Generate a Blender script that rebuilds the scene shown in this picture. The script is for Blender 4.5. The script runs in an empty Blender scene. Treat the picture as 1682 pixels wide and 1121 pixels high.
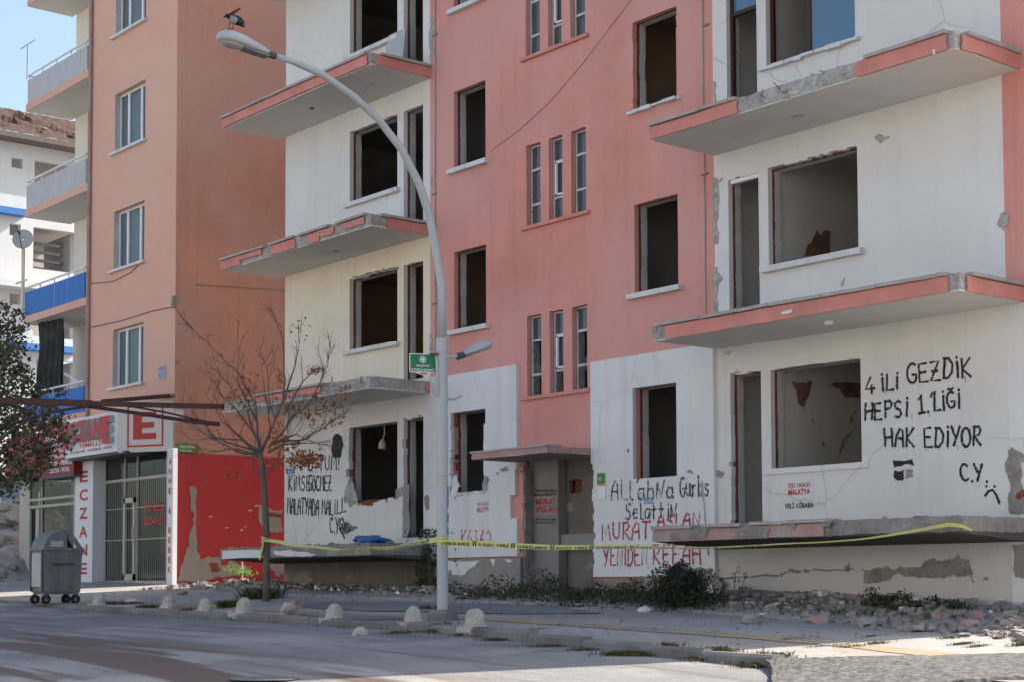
import bpy, bmesh, math, random
from mathutils import Vector, Matrix, noise
random.seed(7)
R = math.radians
S = bpy.context.scene
COL = S.collection
# ------------------------------------------------------------------ camera
FPX, PCX, PCY = 2672.1, 841.0, 813.3          # focal length and principal point in pixels of the 1682 x 1121 photo
PIT, ROL, YAW = .0548, -.0039, .8826
CAM = Vector((23.5291, -17.4511, 0))
_r = Vector((math.cos(YAW), math.sin(YAW), 0)); _f = Vector((-math.sin(YAW), math.cos(YAW), 0)); _u = Vector((0, 0, 1))
FWD = _f*math.cos(PIT) + _u*math.sin(PIT); _up = -_f*math.sin(PIT) + _u*math.cos(PIT)
RGT = _r*math.cos(ROL) + _up*math.sin(ROL); UP = -_r*math.sin(ROL) + _up*math.cos(ROL)
cd = bpy.data.cameras.new('camera'); cam = bpy.data.objects.new('camera', cd); COL.objects.link(cam)
cd.sensor_width = 36; cd.lens = FPX/1682*36; cd.shift_y = (PCY-560.5)/1682; cd.clip_end = 3000; cd.clip_start = .1
cam.matrix_world = Matrix(((RGT.x, UP.x, -FWD.x, CAM.x), (RGT.y, UP.y, -FWD.y, CAM.y), (RGT.z, UP.z, -FWD.z, CAM.z), (0, 0, 0, 1)))
S.camera = cam
# ------------------------------------------------------------------ light
SUN_EL, SUN_DX = 38, .30                      # the sun stands behind the flats, a little to the right
sd = Vector((SUN_DX, 1, 0)).normalized()*math.cos(R(SUN_EL)) + Vector((0, 0, math.sin(R(SUN_EL))))
ld = bpy.data.lights.new('sun', 'SUN'); ld.energy = 5.0; ld.angle = R(.5); ld.color = (1, .91, .79)
sun = bpy.data.objects.new('sun', ld); COL.objects.link(sun)
sun.rotation_euler = sd.to_track_quat('Z', 'Y').to_euler(); sun.location = (0, 30, 40)
w = bpy.data.worlds.new('World'); S.world = w; w.use_nodes = True
nt = w.node_tree; bg = nt.nodes['Background']; sky = nt.nodes.new('ShaderNodeTexSky'); sky.sky_type = 'NISHITA'
sky.sun_disc = False; sky.sun_elevation = R(SUN_EL); sky.sun_rotation = math.atan2(sd.x, sd.y)
sky.air_density = 1.0; sky.dust_density = 3.4; sky.ozone_density = 1.0
wb = nt.nodes.new('ShaderNodeMix'); wb.data_type = 'RGBA'; wb.blend_type = 'MULTIPLY'; wb.inputs[0].default_value = 1; wb.inputs[7].default_value = (.995, 1.01, .985, 1)   # warm white balance
nt.links.new(sky.outputs[0], wb.inputs[6]); nt.links.new(wb.outputs[2], bg.inputs[0]); bg.inputs[1].default_value = .15
S.view_settings.view_transform = 'Standard'; S.view_settings.look = 'None'; S.view_settings.gamma = 1
S.view_settings.exposure = 1.02
S.cycles.max_bounces = 8; S.cycles.diffuse_bounces = 5
# ------------------------------------------------------------------ pixel of the photo -> point of the place
def ray(x, y): return FWD + RGT*((x-PCX)/FPX) + UP*((PCY-y)/FPX)
def W(x, y, Y=0.): d = ray(x, y); return CAM + d*((Y-CAM.y)/d.y)
def WX(x, y, X): d = ray(x, y); return CAM + d*((X-CAM.x)/d.x)
def D(x, y, t): return CAM + ray(x, y)*t
GP = [(-400, 4.5), (-60, .9), (-30, .42), (-12, .06), (-5, -.08), (0, -.16), (7, -.27), (12.5, -.5), (20, -.85), (60, -2.6), (400, -10)]
def g(X):
    for (a, b), (c, d) in zip(GP, GP[1:]):
        if X <= c: return b + (d-b)*(X-a)/(c-a)
    return GP[-1][1]
def KH(X): return .09 if X > -3.5 else max(.02, .09+.04*(X+3.5))      # kerb height, dropped beside the dumpster
def zs(X, Y): return g(X) + (.05*Y if Y < 0 else .03*min(Y, 60))
def zr(X, Y): return g(X) - .25 - KH(X) + .035*max(Y+5, -40)
def zg(X, Y): return zs(X, Y) if Y > -5 else zr(X, Y)
def G(x, y):
    d = ray(x, y); t = 8.
    while t < 95:
        p = CAM + d*t
        if p.z < zg(p.x, p.y): break
        t += .02
    return p
Z0, FH = .5446, 2.9
# ------------------------------------------------------------------ materials
def mat(name, col, rough=.85, var=.10, scale=1.5, bump=.0, bscale=60, streak=0., col2=None, metal=0., spec=.3, patch=None, patch_t=.62, patch_s=2., fine=.06, crack=0., hue=None):
    m = bpy.data.materials.new(name); m.use_nodes = True; n = m.node_tree.nodes; l = m.node_tree.links
    b = n['Principled BSDF']; b.inputs['Roughness'].default_value = rough; b.inputs['Metallic'].default_value = metal
    b.inputs['Specular IOR Level'].default_value = spec
    tc = n.new('ShaderNodeTexCoord'); co = tc.outputs['Object']
    def nz(s, det=6, sc=None):
        t = n.new('ShaderNodeTexNoise'); t.inputs['Scale'].default_value = s; t.inputs['Detail'].default_value = det; t.inputs['Roughness'].default_value = .6
        if sc:
            mp = n.new('ShaderNodeMapping'); mp.inputs['Scale'].default_value = sc; l.new(co, mp.inputs[0]); l.new(mp.outputs[0], t.inputs[0])
        else: l.new(co, t.inputs[0])
        return t.outputs['Fac']
    def mr(v, a, bb, c, d):
        t = n.new('ShaderNodeMapRange'); l.new(v, t.inputs[0])
        for i, q in enumerate((a, bb, c, d)): t.inputs[i+1].default_value = q
        return t.outputs[0]
    def mix(f, a, bb, mode='MIX'):
        t = n.new('ShaderNodeMix'); t.data_type = 'RGBA'; t.blend_type = mode
        for i, q in ((0, f), (6, a), (7, bb)):
            if hasattr(q, 'links'): l.new(q, t.inputs[i])
            else: t.inputs[i].default_value = q if i == 0 else (*q[:3], 1)
        return t.outputs[2]
    c = (*col, 1)
    if col2: cur = mix(mr(nz(scale), .38, .62, 0, 1), col, col2)
    else: cur = mix(mr(nz(scale), .3, .7, 0, 1), [q*(1-var) for q in col], [min(1, q*(1+var)) for q in col])
    if streak:
        s_ = mr(nz(1.0, 5, (5, 5, .28)), .5, .78, 0, streak)
        cur = mix(s_, cur, [q*.62 for q in col])
    if patch:
        pf = mr(nz(patch_s, 8), patch_t, patch_t+.03, 0, 1); cur = mix(pf, cur, patch)
    if hue: cur = mix(mr(nz(.23, 7), .42, .60, 0, .8), cur, hue)
    if crack:
        vo = n.new('ShaderNodeTexVoronoi'); vo.feature = 'DISTANCE_TO_EDGE'; vo.inputs['Scale'].default_value = .55
        wn = n.new('ShaderNodeTexNoise'); wn.inputs['Scale'].default_value = 3; wn.inputs['Detail'].default_value = 6; l.new(co, wn.inputs[0])
        vm = n.new('ShaderNodeMix'); vm.data_type = 'RGBA'; vm.blend_type = 'LINEAR_LIGHT'; vm.inputs[0].default_value = .10; l.new(co, vm.inputs[6]); l.new(wn.outputs['Color'], vm.inputs[7]); l.new(vm.outputs[2], vo.inputs['Vector'])
        ln = mr(vo.outputs[0], .002, .007, crack, 0); mk = mr(nz(.35, 3), .50, .58, 0, 1)
        mm = n.new('ShaderNodeMath'); mm.operation = 'MULTIPLY'; l.new(ln, mm.inputs[0]); l.new(mk, mm.inputs[1]); cur = mix(mm.outputs[0], cur, [q*.35 for q in col])
    if fine:
        ff = mr(nz(bscale, 3), .3, .7, 1-fine, 1+fine)
        cc = n.new('ShaderNodeCombineColor'); [l.new(ff, cc.inputs[i]) for i in range(3)]
        cur = mix(1.0, cur, cc.outputs[0], 'MULTIPLY')
    l.new(cur, b.inputs['Base Color'])
    if bump:
        bp = n.new('ShaderNodeBump'); bp.inputs['Strength'].default_value = bump; bp.inputs['Distance'].default_value = .02
        l.new(nz(bscale, 5), bp.inputs['Height']); l.new(bp.outputs[0], b.inputs['Normal'])
    return m
def glass_mat(name, tint, rough=.03, trans=.5):
    m = bpy.data.materials.new(name); m.use_nodes = True; n = m.node_tree.nodes; l = m.node_tree.links; b = n['Principled BSDF']
    b.inputs['Base Color'].default_value = (*tint, 1); b.inputs['Roughness'].default_value = rough; b.inputs['Specular IOR Level'].default_value = .9
    t = n.new('ShaderNodeBsdfTransparent'); t.inputs[0].default_value = (.75, .8, .8, 1)
    mx = n.new('ShaderNodeMixShader'); mx.inputs[0].default_value = trans
    l.new(b.outputs[0], mx.inputs[1]); l.new(t.outputs[0], mx.inputs[2]); l.new(mx.outputs[0], n['Material Output'].inputs[0])
    return m
def leaf_mat(name, c1, c2, c3=None):
    m = bpy.data.materials.new(name); m.use_nodes = True; n = m.node_tree.nodes; l = m.node_tree.links; b = n['Principled BSDF']
    b.inputs['Roughness'].default_value = .6
    ge = n.new('ShaderNodeNewGeometry'); cr = n.new('ShaderNodeValToRGB'); e = cr.color_ramp.elements
    e[0].color = (*c1, 1); e[1].color = (*c2, 1); e[0].position = .1; e[1].position = .85
    if c3: q = e.new(.95); q.color = (*c3, 1)
    l.new(ge.outputs['Random Per Island'], cr.inputs[0]); l.new(cr.outputs[0], b.inputs['Base Color'])
    t = n.new('ShaderNodeBsdfTranslucent'); l.new(cr.outputs[0], t.inputs[0]); mx = n.new('ShaderNodeMixShader'); mx.inputs[0].default_value = .3
    l.new(b.outputs[0], mx.inputs[1]); l.new(t.outputs[0], mx.inputs[2]); l.new(mx.outputs[0], n['Material Output'].inputs[0])
    return m
def paver_mat(name, col, col2, mort, bw, bh, streaks=False):
    m = mat(name, col, .9, .22, .45, .35, 45, fine=.22, crack=.75); n = m.node_tree.nodes; l = m.node_tree.links; b = n['Principled BSDF']
    src = b.inputs['Base Color'].links[0].from_socket
    br = n.new('ShaderNodeTexBrick'); br.inputs['Scale'].default_value = 1; br.inputs['Brick Width'].default_value = bw; br.inputs['Row Height'].default_value = bh
    br.inputs['Mortar Size'].default_value = .006; br.inputs['Color1'].default_value = (1, 1, 1, 1); br.inputs['Color2'].default_value = (.86, .84, .82, 1); br.inputs['Mortar'].default_value = (*[mort]*3, 1)
    tc = n.new('ShaderNodeTexCoord'); l.new(tc.outputs['Object'], br.inputs[0])
    mx = n.new('ShaderNodeMix'); mx.data_type = 'RGBA'; mx.blend_type = 'MULTIPLY'; mx.inputs[0].default_value = 1
    l.new(src, mx.inputs[6]); l.new(br.outputs[0], mx.inputs[7]); out = mx.outputs[2]
    nz = n.new('ShaderNodeTexNoise'); nz.inputs['Scale'].default_value = .35; nz.inputs['Detail'].default_value = 7; l.new(tc.outputs['Object'], nz.inputs[0])
    rp = n.new('ShaderNodeMapRange'); rp.inputs[1].default_value = .5; rp.inputs[2].default_value = .62; l.new(nz.outputs[0], rp.inputs[0])
    m2 = n.new('ShaderNodeMix'); m2.data_type = 'RGBA'; l.new(rp.outputs[0], m2.inputs[0]); l.new(out, m2.inputs[6]); m2.inputs[7].default_value = (*col2, 1)
    l.new(m2.outputs[2], b.inputs['Base Color'])
    return m, m2.outputs[2]
M = {}
M['white'] = mat('white_plaster', (.665, .66, .645), .9, .06, .7, .12, 90, .20, crack=.35)
M['white2'] = mat('off_white_plaster', (.645, .635, .61), .9, .07, .8, .12, 90, .22, crack=.4)
M['cladding'] = mat('white_cladding', (.66, .665, .66), .8, .06, .9, .06, 90, .34, crack=.3)
M['ivory'] = mat('ivory_plaster', (.70, .655, .55), .9, .05, .8, .1, 90, .15)
M['blacksolid'] = mat('dense_black_spray', (.025, .027, .032), .8, .2, 8)
M['cream'] = mat('cream_plaster', (.72, .66, .525), .9, .06, .8, .12, 90, .18, crack=.2)
M['pink'] = mat('pink_plaster', (.64, .268, .222), .92, .15, .5, .22, 90, .36, hue=(.59, .335, .30), fine=.09)
M['fascia'] = mat('pink_fascia', (.58, .24, .20), .9, .12, 2.5, .15, 90, .2)
M['fascia_old'] = mat('weathered_pink_fascia', (.40, .255, .235), .9, .16, 3, .3, 50, .3, patch=(.35, .325, .30), patch_t=.555, fine=.12)
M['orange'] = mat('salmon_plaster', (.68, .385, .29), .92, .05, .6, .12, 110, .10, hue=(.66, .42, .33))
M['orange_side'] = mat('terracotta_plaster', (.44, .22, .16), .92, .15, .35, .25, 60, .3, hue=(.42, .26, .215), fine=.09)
M['red'] = mat('red_painted_wall', (.37, .03, .035), .75, .08, .9, .08, 80, .12)
M['soffit'] = mat('soffit_plaster', (.62, .60, .55), .92, .06, 1.2, .08, 60, crack=.3)
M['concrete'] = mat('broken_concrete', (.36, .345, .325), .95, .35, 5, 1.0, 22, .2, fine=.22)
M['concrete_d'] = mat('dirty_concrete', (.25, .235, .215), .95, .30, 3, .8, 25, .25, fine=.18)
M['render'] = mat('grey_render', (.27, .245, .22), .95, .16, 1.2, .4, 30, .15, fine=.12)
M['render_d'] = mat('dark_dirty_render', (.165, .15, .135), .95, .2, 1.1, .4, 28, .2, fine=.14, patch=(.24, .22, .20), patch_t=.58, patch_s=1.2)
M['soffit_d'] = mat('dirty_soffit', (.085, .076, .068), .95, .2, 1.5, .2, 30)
M['lightrender'] = mat('light_grey_render', (.58, .565, .54), .95, .07, .8, .3, 45, .14, fine=.08)
M['brick'] = mat('exposed_brick', (.19, .065, .042), .95, .3, 7, .8, 30, fine=.2)
M['oldbrick'] = mat('dusty_brick', (.30, .205, .175), .95, .2, 3, .7, 30, fine=.18, patch=(.36, .33, .30), patch_t=.58, patch_s=3)
M['reveal'] = mat('reveal_plaster', (.50, .485, .46), .95, .12, 3, .4, 40)
M['stainline'] = mat('faint_stain_line', (.44, .20, .17), .9)
M['rebar'] = mat('rusty_rebar', (.10, .055, .04), .9, .3, 20)
M['marble'] = mat('marble_sill', (.60, .60, .60), .55, .10, 4, .05, 30, patch=(.42, .40, .38), patch_t=.6, patch_s=5)
M['coping'] = mat('marble_coping', (.38, .34, .32), .75, .16, 4, .3, 40, fine=.12)
M['room_dark'] = mat('dark_grey_room', (.30, .28, .255), .95, .2, 1.2)  # plain dark grey for room surfaces
M['room_brown'] = mat('brown_room', (.40, .28, .19), .95, .15, .6)
M['room_grey'] = mat('grey_room', (.55, .53, .49), .95, .08, .7, .1, 30)
M['slab'] = mat('floor_slab', (.25, .24, .22), .95, .15, 1)
M['black'] = mat('black_spray', (.022, .024, .03), .8, .2, 6)
M['blacks'] = mat('faded_black_spray', (.06, .062, .07), .85, .25, 8)
M['redspray'] = mat('red_spray', (.42, .03, .045), .8, .2, 6)
M['steel'] = mat('painted_grey_steel', (.40, .42, .44), .45, .05, 2, .02, 40, .12, spec=.5)
M['steel_d'] = mat('dark_steel', (.07, .07, .075), .5, .15, 5)
M['maroon'] = mat('maroon_steel', (.055, .018, .016), .6, .25, 6, .1, 30)
M['glass'] = glass_mat('dusty_glass', (.10, .115, .13), .08, .35)
M['glass_c'] = glass_mat('clear_window_glass', (.16, .19, .22), .03, .74)
M['netcurtain'] = mat('white_net_curtain', (.80, .80, .78), .9, .10, 6)
M['glass_b'] = glass_mat('blue_reflective_glass', (.07, .16, .27), .04, .05)
M['glass_s'] = glass_mat('shop_glass', (.05, .055, .055), .05, .62)
M['pvc'] = mat('white_frame', (.72, .73, .74), .4, .04, 2)
M['oldframe'] = mat('flaking_white_frame', (.52, .51, .49), .8, .2, 9, .3, 30, patch=(.24, .20, .17), patch_t=.62, patch_s=7)
M['brown'] = mat('brown_frame', (.055, .022, .018), .5, .15, 4)
M['alu'] = mat('beige_aluminium', (.44, .41, .35), .5, .08, 3, metal=.1)
M['sign_w'] = mat('white_sign_panel', (.66, .67, .68), .5, .04, 1, streak=.08)
M['sign_c'] = mat('cream_sign_panel', (.58, .56, .51), .5, .04, 1, streak=.10)
M['sign_r'] = mat('red_lettering', (.46, .035, .035), .5, .08, 3)
M['sign_dr'] = mat('dark_red_sign', (.22, .008, .012), .5, .08, 2)
M['green'] = mat('green_sign', (.015, .19, .075), .45, .05, 2)
M['green2'] = mat('light_green_sign', (.06, .24, .045), .5, .05, 2)
M['white_p'] = mat('white_paint', (.74, .74, .74), .5, .03, 2)
M['blue'] = mat('blue_corrugated_panel', (.05, .19, .50), .5, .06, 3, streak=.1)
M['greypanel'] = mat('grey_corrugated_panel', (.50, .51, .52), .6, .06, 3, streak=.12)
M['bark'] = mat('grey_bark', (.13, .11, .10), .95, .25, 9, .6, 40)
M['autumn'] = leaf_mat('autumn_leaf', (.19, .07, .03), (.42, .18, .06))
M['leaf_d'] = leaf_mat('dark_leaf', (.035, .05, .03), (.10, .115, .06), (.22, .15, .04))
M['weed'] = leaf_mat('weed_leaf', (.02, .034, .014), (.085, .095, .04), (.15, .10, .05))
M['bushleaf'] = leaf_mat('bush_leaf', (.014, .024, .014), (.045, .062, .032))
M['grass'] = leaf_mat('grass_blade', (.04, .06, .015), (.11, .13, .035), (.20, .16, .07))
M['sprout'] = leaf_mat('bright_leaf', (.12, .26, .02), (.26, .42, .05))
M['rubble'] = mat('rubble', (.33, .30, .28), .95, .3, 2.5, .5, 30, col2=(.24, .21, .19), patch=(.40, .22, .17), patch_t=.60, patch_s=1.6, fine=.15)
M['stone'] = mat('bollard_concrete', (.44, .40, .35), .95, .15, 4, .5, 40, .15, fine=.15)
M['tape'] = mat('yellow_tape', (.54, .51, .15), .45, .08, 5, spec=.5)
M['galv'] = mat('galvanised_steel', (.19, .205, .20), .6, .22, 2.2, .15, 14, .5, metal=.25, fine=.1)
M['galv_l'] = mat('pale_galvanised_panel', (.42, .43, .42), .6, .08, 3, .05, 20, .2)
M['rubber'] = mat('black_rubber', (.02, .02, .02), .8, .1, 5)
M['tile'] = mat('old_roof_tile', (.05, .03, .026), .95, .2, 3, .4, 12, col2=(.07, .042, .035), fine=.25)
M['farwhite'] = mat('far_white_wall', (.50, .515, .53), .9, .08, .4, .1, 30, .25)
M['fargrey'] = mat('far_grey_wall', (.33, .32, .31), .9, .1, .4)
M['farblue'] = mat('far_blue_band', (.05, .16, .42), .8, .1, 1)
M['bluegrey'] = mat('blue_grey_wall', (.17, .22, .30), .9, .1, .6, .1, 30, .2)
M['cloth'] = mat('dark_cloth', (.022, .028, .028), .9, .3, 3, .2, 20, col2=(.06, .06, .05))
M['curtain'] = mat('pale_curtain', (.60, .62, .59), .9, .08, 3)
M['plastic'] = mat('blue_plastic', (.03, .13, .34), .35, .2, 6, .5, 14, spec=.5)
M['sand'] = mat('yellow_stone', (.50, .38, .22), .95, .2, 3, .5, 25)
M['earth'] = mat('dusty_earth', (.31, .28, .25), .98, .25, 1.2, .6, 20, fine=.2)
M['crow_b'] = mat('black_feather', (.012, .012, .016), .5, .2, 20)
M['crow_g'] = mat('grey_feather', (.26, .26, .28), .8, .15, 20)
M['yellowline'] = mat('yellow_tactile_paving', (.36, .28, .18), .9, .15, 2, .6, 30, patch=(.27, .255, .24), patch_t=.54, patch_s=1.5)
M['kerb'] = mat('kerb_stone', (.175, .17, .162), .95, .35, 1.5, .4, 30, .1, fine=.12)
M['gravel'] = mat('coarse_asphalt', (.115, .112, .108), .98, .45, 14, 1.0, 16, fine=.55)
M['darkasph'] = mat('dark_asphalt_patch', (.19, .195, .20), .95, .2, 1.5, .5, 60, fine=.15)
M['sidewalk'], _ = paver_mat('paving', (.37, .355, .34), (.31, .265, .24), .72, .2, .1)
M['road'], _o = paver_mat('road_paving', (.245, .245, .245), (.335, .325, .315), .80, .2, .1)
def road_stains():                              # brown stains dragged along the road
    m = M['road']; n = m.node_tree.nodes; l = m.node_tree.links; b = n['Principled BSDF']
    tc = n.new('ShaderNodeTexCoord'); mp = n.new('ShaderNodeMapping'); mp.inputs['Scale'].default_value = (.16, 1.5, 1); l.new(tc.outputs['Object'], mp.inputs[0])
    nz = n.new('ShaderNodeTexNoise'); nz.inputs['Scale'].default_value = 1.0; nz.inputs['Detail'].default_value = 8; nz.inputs['Roughness'].default_value = .62; l.new(mp.outputs[0], nz.inputs[0])
    mk = n.new('ShaderNodeMapRange'); mk.inputs[1].default_value = .49; mk.inputs[2].default_value = .54; l.new(nz.outputs[0], mk.inputs[0])
    sp = n.new('ShaderNodeSeparateXYZ'); l.new(tc.outputs['Object'], sp.inputs[0])
    ya = n.new('ShaderNodeMapRange'); ya.inputs[1].default_value = -7.6; ya.inputs[2].default_value = -8.6; l.new(sp.outputs[1], ya.inputs[0])
    mu = n.new('ShaderNodeMath'); mu.operation = 'MULTIPLY'; l.new(mk.outputs[0], mu.inputs[0]); l.new(ya.outputs[0], mu.inputs[1])
    def lay(src, scl, t0, t1, col, amt, det=8):
        m1 = n.new('ShaderNodeMapping'); m1.inputs['Scale'].default_value = scl; l.new(tc.outputs['Object'], m1.inputs[0]); z = n.new('ShaderNodeTexNoise'); z.inputs['Scale'].default_value = 1; z.inputs['Detail'].default_value = det; l.new(m1.outputs[0], z.inputs[0])
        r = n.new('ShaderNodeMapRange'); r.inputs[1].default_value = t0; r.inputs[2].default_value = t1; r.inputs[4].default_value = amt; l.new(z.outputs[0], r.inputs[0]); q = n.new('ShaderNodeMix'); q.data_type = 'RGBA'; l.new(r.outputs[0], q.inputs[0]); l.new(src, q.inputs[6]); q.inputs[7].default_value = (*col, 1); return q.outputs[2]
    base = lay(_o, (.12, .9, 1), .46, .62, (.185, .19, .195), .8); base = lay(base, (.25, 3.2, 1), .56, .66, (.13, .128, .125), .75); base = lay(base, (.6, .6, 1), .56, .64, (.36, .345, .33), .55); base = lay(base, (40, 40, 1), .58, .68, (.12, .12, .12), .55, 2)
    mx = n.new('ShaderNodeMix'); mx.data_type = 'RGBA'; l.new(mu.outputs[0], mx.inputs[0]); l.new(base, mx.inputs[6]); mx.inputs[7].default_value = (.115, .086, .072, 1)
    l.new(mx.outputs[2], b.inputs['Base Color'])
    m2 = n.new('ShaderNodeMapRange'); m2.inputs[3].default_value = .9; m2.inputs[4].default_value = .6; l.new(mu.outputs[0], m2.inputs[0]); l.new(m2.outputs[0], b.inputs['Roughness'])
road_stains()
def thin_paint(m, t0=.60, t1=.66):               # sprayed coats with gaps where the wall shows through
    n = m.node_tree.nodes; l = m.node_tree.links; b = n['Principled BSDF']; tc = n.new('ShaderNodeTexCoord')
    nz = n.new('ShaderNodeTexNoise'); nz.inputs['Scale'].default_value = 26; nz.inputs['Detail'].default_value = 5; l.new(tc.outputs['Object'], nz.inputs[0])
    r = n.new('ShaderNodeMapRange'); r.inputs[1].default_value = t0; r.inputs[2].default_value = t1; l.new(nz.outputs[0], r.inputs[0])
    t = n.new('ShaderNodeBsdfTransparent'); mx = n.new('ShaderNodeMixShader'); l.new(r.outputs[0], mx.inputs[0]); l.new(b.outputs[0], mx.inputs[1]); l.new(t.outputs[0], mx.inputs[2]); l.new(mx.outputs[0], n['Material Output'].inputs[0])
for k_, a_ in (('black', .60), ('blacks', .52), ('redspray', .53)): thin_paint(M[k_], a_, a_+.10)
def mist_mat(name, col, amt):                    # overspray: a thin speckled coat
    m = mat(name, col); thin_paint(m, .02, .56); return m
M['mist'] = mist_mat('black_overspray', (.07, .07, .08), .10); M['redmist'] = mist_mat('red_overspray', (.45, .06, .07), .10)
# ------------------------------------------------------------------ objects
def tag(o, label=None, cat=None, group=None, kind=None):
    for k, v in (('label', label), ('category', cat), ('group', group), ('kind', kind)):
        if v: o[k] = v
    return o
def thing(name, label, cat, loc, group=None, rz=0):
    o = bpy.data.objects.new(name, None); COL.objects.link(o); o.location = loc; o.rotation_euler = (0, 0, rz); o.empty_display_size = .2
    return tag(o, label, cat, group)
class MB:
    def __init__(s): s.v = []; s.f = []; s.mi = []; s.cur = 0
    def add(s, vs, fs):
        k = len(s.v); s.v += [Vector(p) for p in vs]; s.f += [tuple(k+i for i in q) for q in fs]; s.mi += [s.cur]*len(fs); return s
    def box(s, x0, x1, y0, y1, z0, z1, jit=0):
        vs = [(x, y, z) for z in (z0, z1) for y in (y0, y1) for x in (x0, x1)]
        if jit: vs = [tuple(c+random.uniform(-jit, jit) for c in p) for p in vs]
        return s.add(vs, [(0, 2, 3, 1), (4, 5, 7, 6), (0, 1, 5, 4), (2, 6, 7, 3), (0, 4, 6, 2), (1, 3, 7, 5)])
    def obox(s, c, ax, ay, az):                # oriented box: centre and three half-axes
        c, ax, ay, az = map(Vector, (c, ax, ay, az))
        vs = [c+ax*i+ay*j+az*k for k in (-1, 1) for j in (-1, 1) for i in (-1, 1)]
        return s.add(vs, [(0, 2, 3, 1), (4, 5, 7, 6), (0, 1, 5, 4), (2, 6, 7, 3), (0, 4, 6, 2), (1, 3, 7, 5)])
    def bar(s, a, b, w, h=None, up=(0, 0, 1)):
        a, b = Vector(a), Vector(b); d = (b-a); u = Vector(up); x = d.cross(u)
        if x.length < 1e-6: x = d.cross(Vector((1, 0, 0)))
        x.normalize(); y = x.cross(d).normalized()
        return s.obox((a+b)/2, d/2, x*(w/2), y*((h or w)/2))
    def tube(s, pts, rad, n=8, cap=True):
        pts = [Vector(p) for p in pts]; m = len(pts)
        if not hasattr(rad, '__len__'): rad = [rad]*m
        k = len(s.v); prev = None
        for i, p in enumerate(pts):
            d = (pts[min(i+1, m-1)]-pts[max(i-1, 0)]).normalized()
            if prev is None: x = d.orthogonal().normalized()
            else: x = (prev - d*prev.dot(d)).normalized()
            prev = x; y = d.cross(x)
            for j in range(n):
                a = 2*math.pi*j/n; s.v.append(p + (x*math.cos(a)+y*math.sin(a))*rad[i])
        nf = len(s.f)
        for i in range(m-1):
            for j in range(n):
                a = k+i*n+j; b = k+i*n+(j+1) % n; s.f.append((a, b, b+n, a+n))
        if cap: s.f.append(tuple(k+j for j in range(n))[::-1]); s.f.append(tuple(k+(m-1)*n+j for j in range(n)))
        s.mi += [s.cur]*(len(s.f)-nf); return s
    def loft(s, rings, cap=True):
        k = len(s.v); n = len(rings[0]); nf = len(s.f)
        for r in rings: s.v += [Vector(p) for p in r]
        for i in range(len(rings)-1):
            for j in range(n):
                a = k+i*n+j; b = k+i*n+(j+1) % n; s.f.append((a, b, b+n, a+n))
        if cap: s.f.append(tuple(k+j for j in range(n))[::-1]); s.f.append(tuple(k+(len(rings)-1)*n+j for j in range(n)))
        s.mi += [s.cur]*(len(s.f)-nf); return s
    def rock(s, c, r, flat=.7, rz=None):
        c = Vector(c); rx, ry, rr = r*random.uniform(.7, 1.3), r*random.uniform(.6, 1.1), r*flat*random.uniform(.6, 1.1)
        q = Matrix.Rotation(random.uniform(0, 6.28), 3, 'Z') @ Matrix.Rotation(random.uniform(-.4, .4), 3, 'X')
        vs = [c + q @ Vector((i*rx*random.uniform(.35, 1.05), j*ry*random.uniform(.35, 1.05), k*rr*random.uniform(.35, 1.05))) for k in (-1, 1) for j in (-1, 1) for i in (-1, 1)]
        return s.add(vs, [(0, 2, 3), (0, 3, 1), (4, 5, 7), (4, 7, 6), (0, 1, 5), (0, 5, 4), (2, 6, 7), (2, 7, 3), (0, 4, 6), (0, 6, 2), (1, 3, 7), (1, 7, 5)])
    def leaf(s, p, r, up=.3, asp=.6):
        d = Vector((random.gauss(0, 1), random.gauss(0, 1), random.gauss(0, 1)+up)).normalized(); x = d.orthogonal().normalized()
        x = Matrix.Rotation(random.uniform(0, 6.28), 3, d) @ x; y = d.cross(x); p = Vector(p); h = d*r*.25
        return s.add([p-x*r, p-y*r*asp+h, p+x*r, p+y*r*asp+h], [(0, 1, 2, 3)])
    def blade(s, p, h, w=.006, lean=.35):
        p = Vector(p); a = random.uniform(0, 6.28); d = Vector((math.cos(a), math.sin(a), 0)); q = Vector((-d.y, d.x, 0))*w
        l1 = d*h*lean*random.uniform(.1, .5); l2 = d*h*lean*random.uniform(.6, 1.6)
        return s.add([p-q, p+q, p+l1+q*.7+Vector((0, 0, h*.6)), p+l2+Vector((0, 0, h)), p+l1-q*.7+Vector((0, 0, h*.6))], [(0, 1, 2, 3, 4)])
    def panel(s, X0, X1, Za, Zb, y0, y1, holes):   # wall with rectangular holes, its reveals included
        xs = sorted({X0, X1} | {c for h in holes for c in h[:2] if X0 < c < X1}); zs_ = sorted({Za, Zb} | {c for h in holes for c in h[2:4] if Za < c < Zb})
        def solid(i, j):
            if i < 0 or j < 0 or i >= len(xs)-1 or j >= len(zs_)-1: return False
            x = (xs[i]+xs[i+1])/2; z = (zs_[j]+zs_[j+1])/2
            return not any(h[0] < x < h[1] and h[2] < z < h[3] for h in holes)
        idx = {}
        k0 = len(s.v)
        def V(i, j, b):
            if (i, j, b) not in idx: idx[(i, j, b)] = len(s.v); s.v.append(Vector((xs[i], y1 if b else y0, zs_[j])))
            return idx[(i, j, b)]
        nf = len(s.f)
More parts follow.
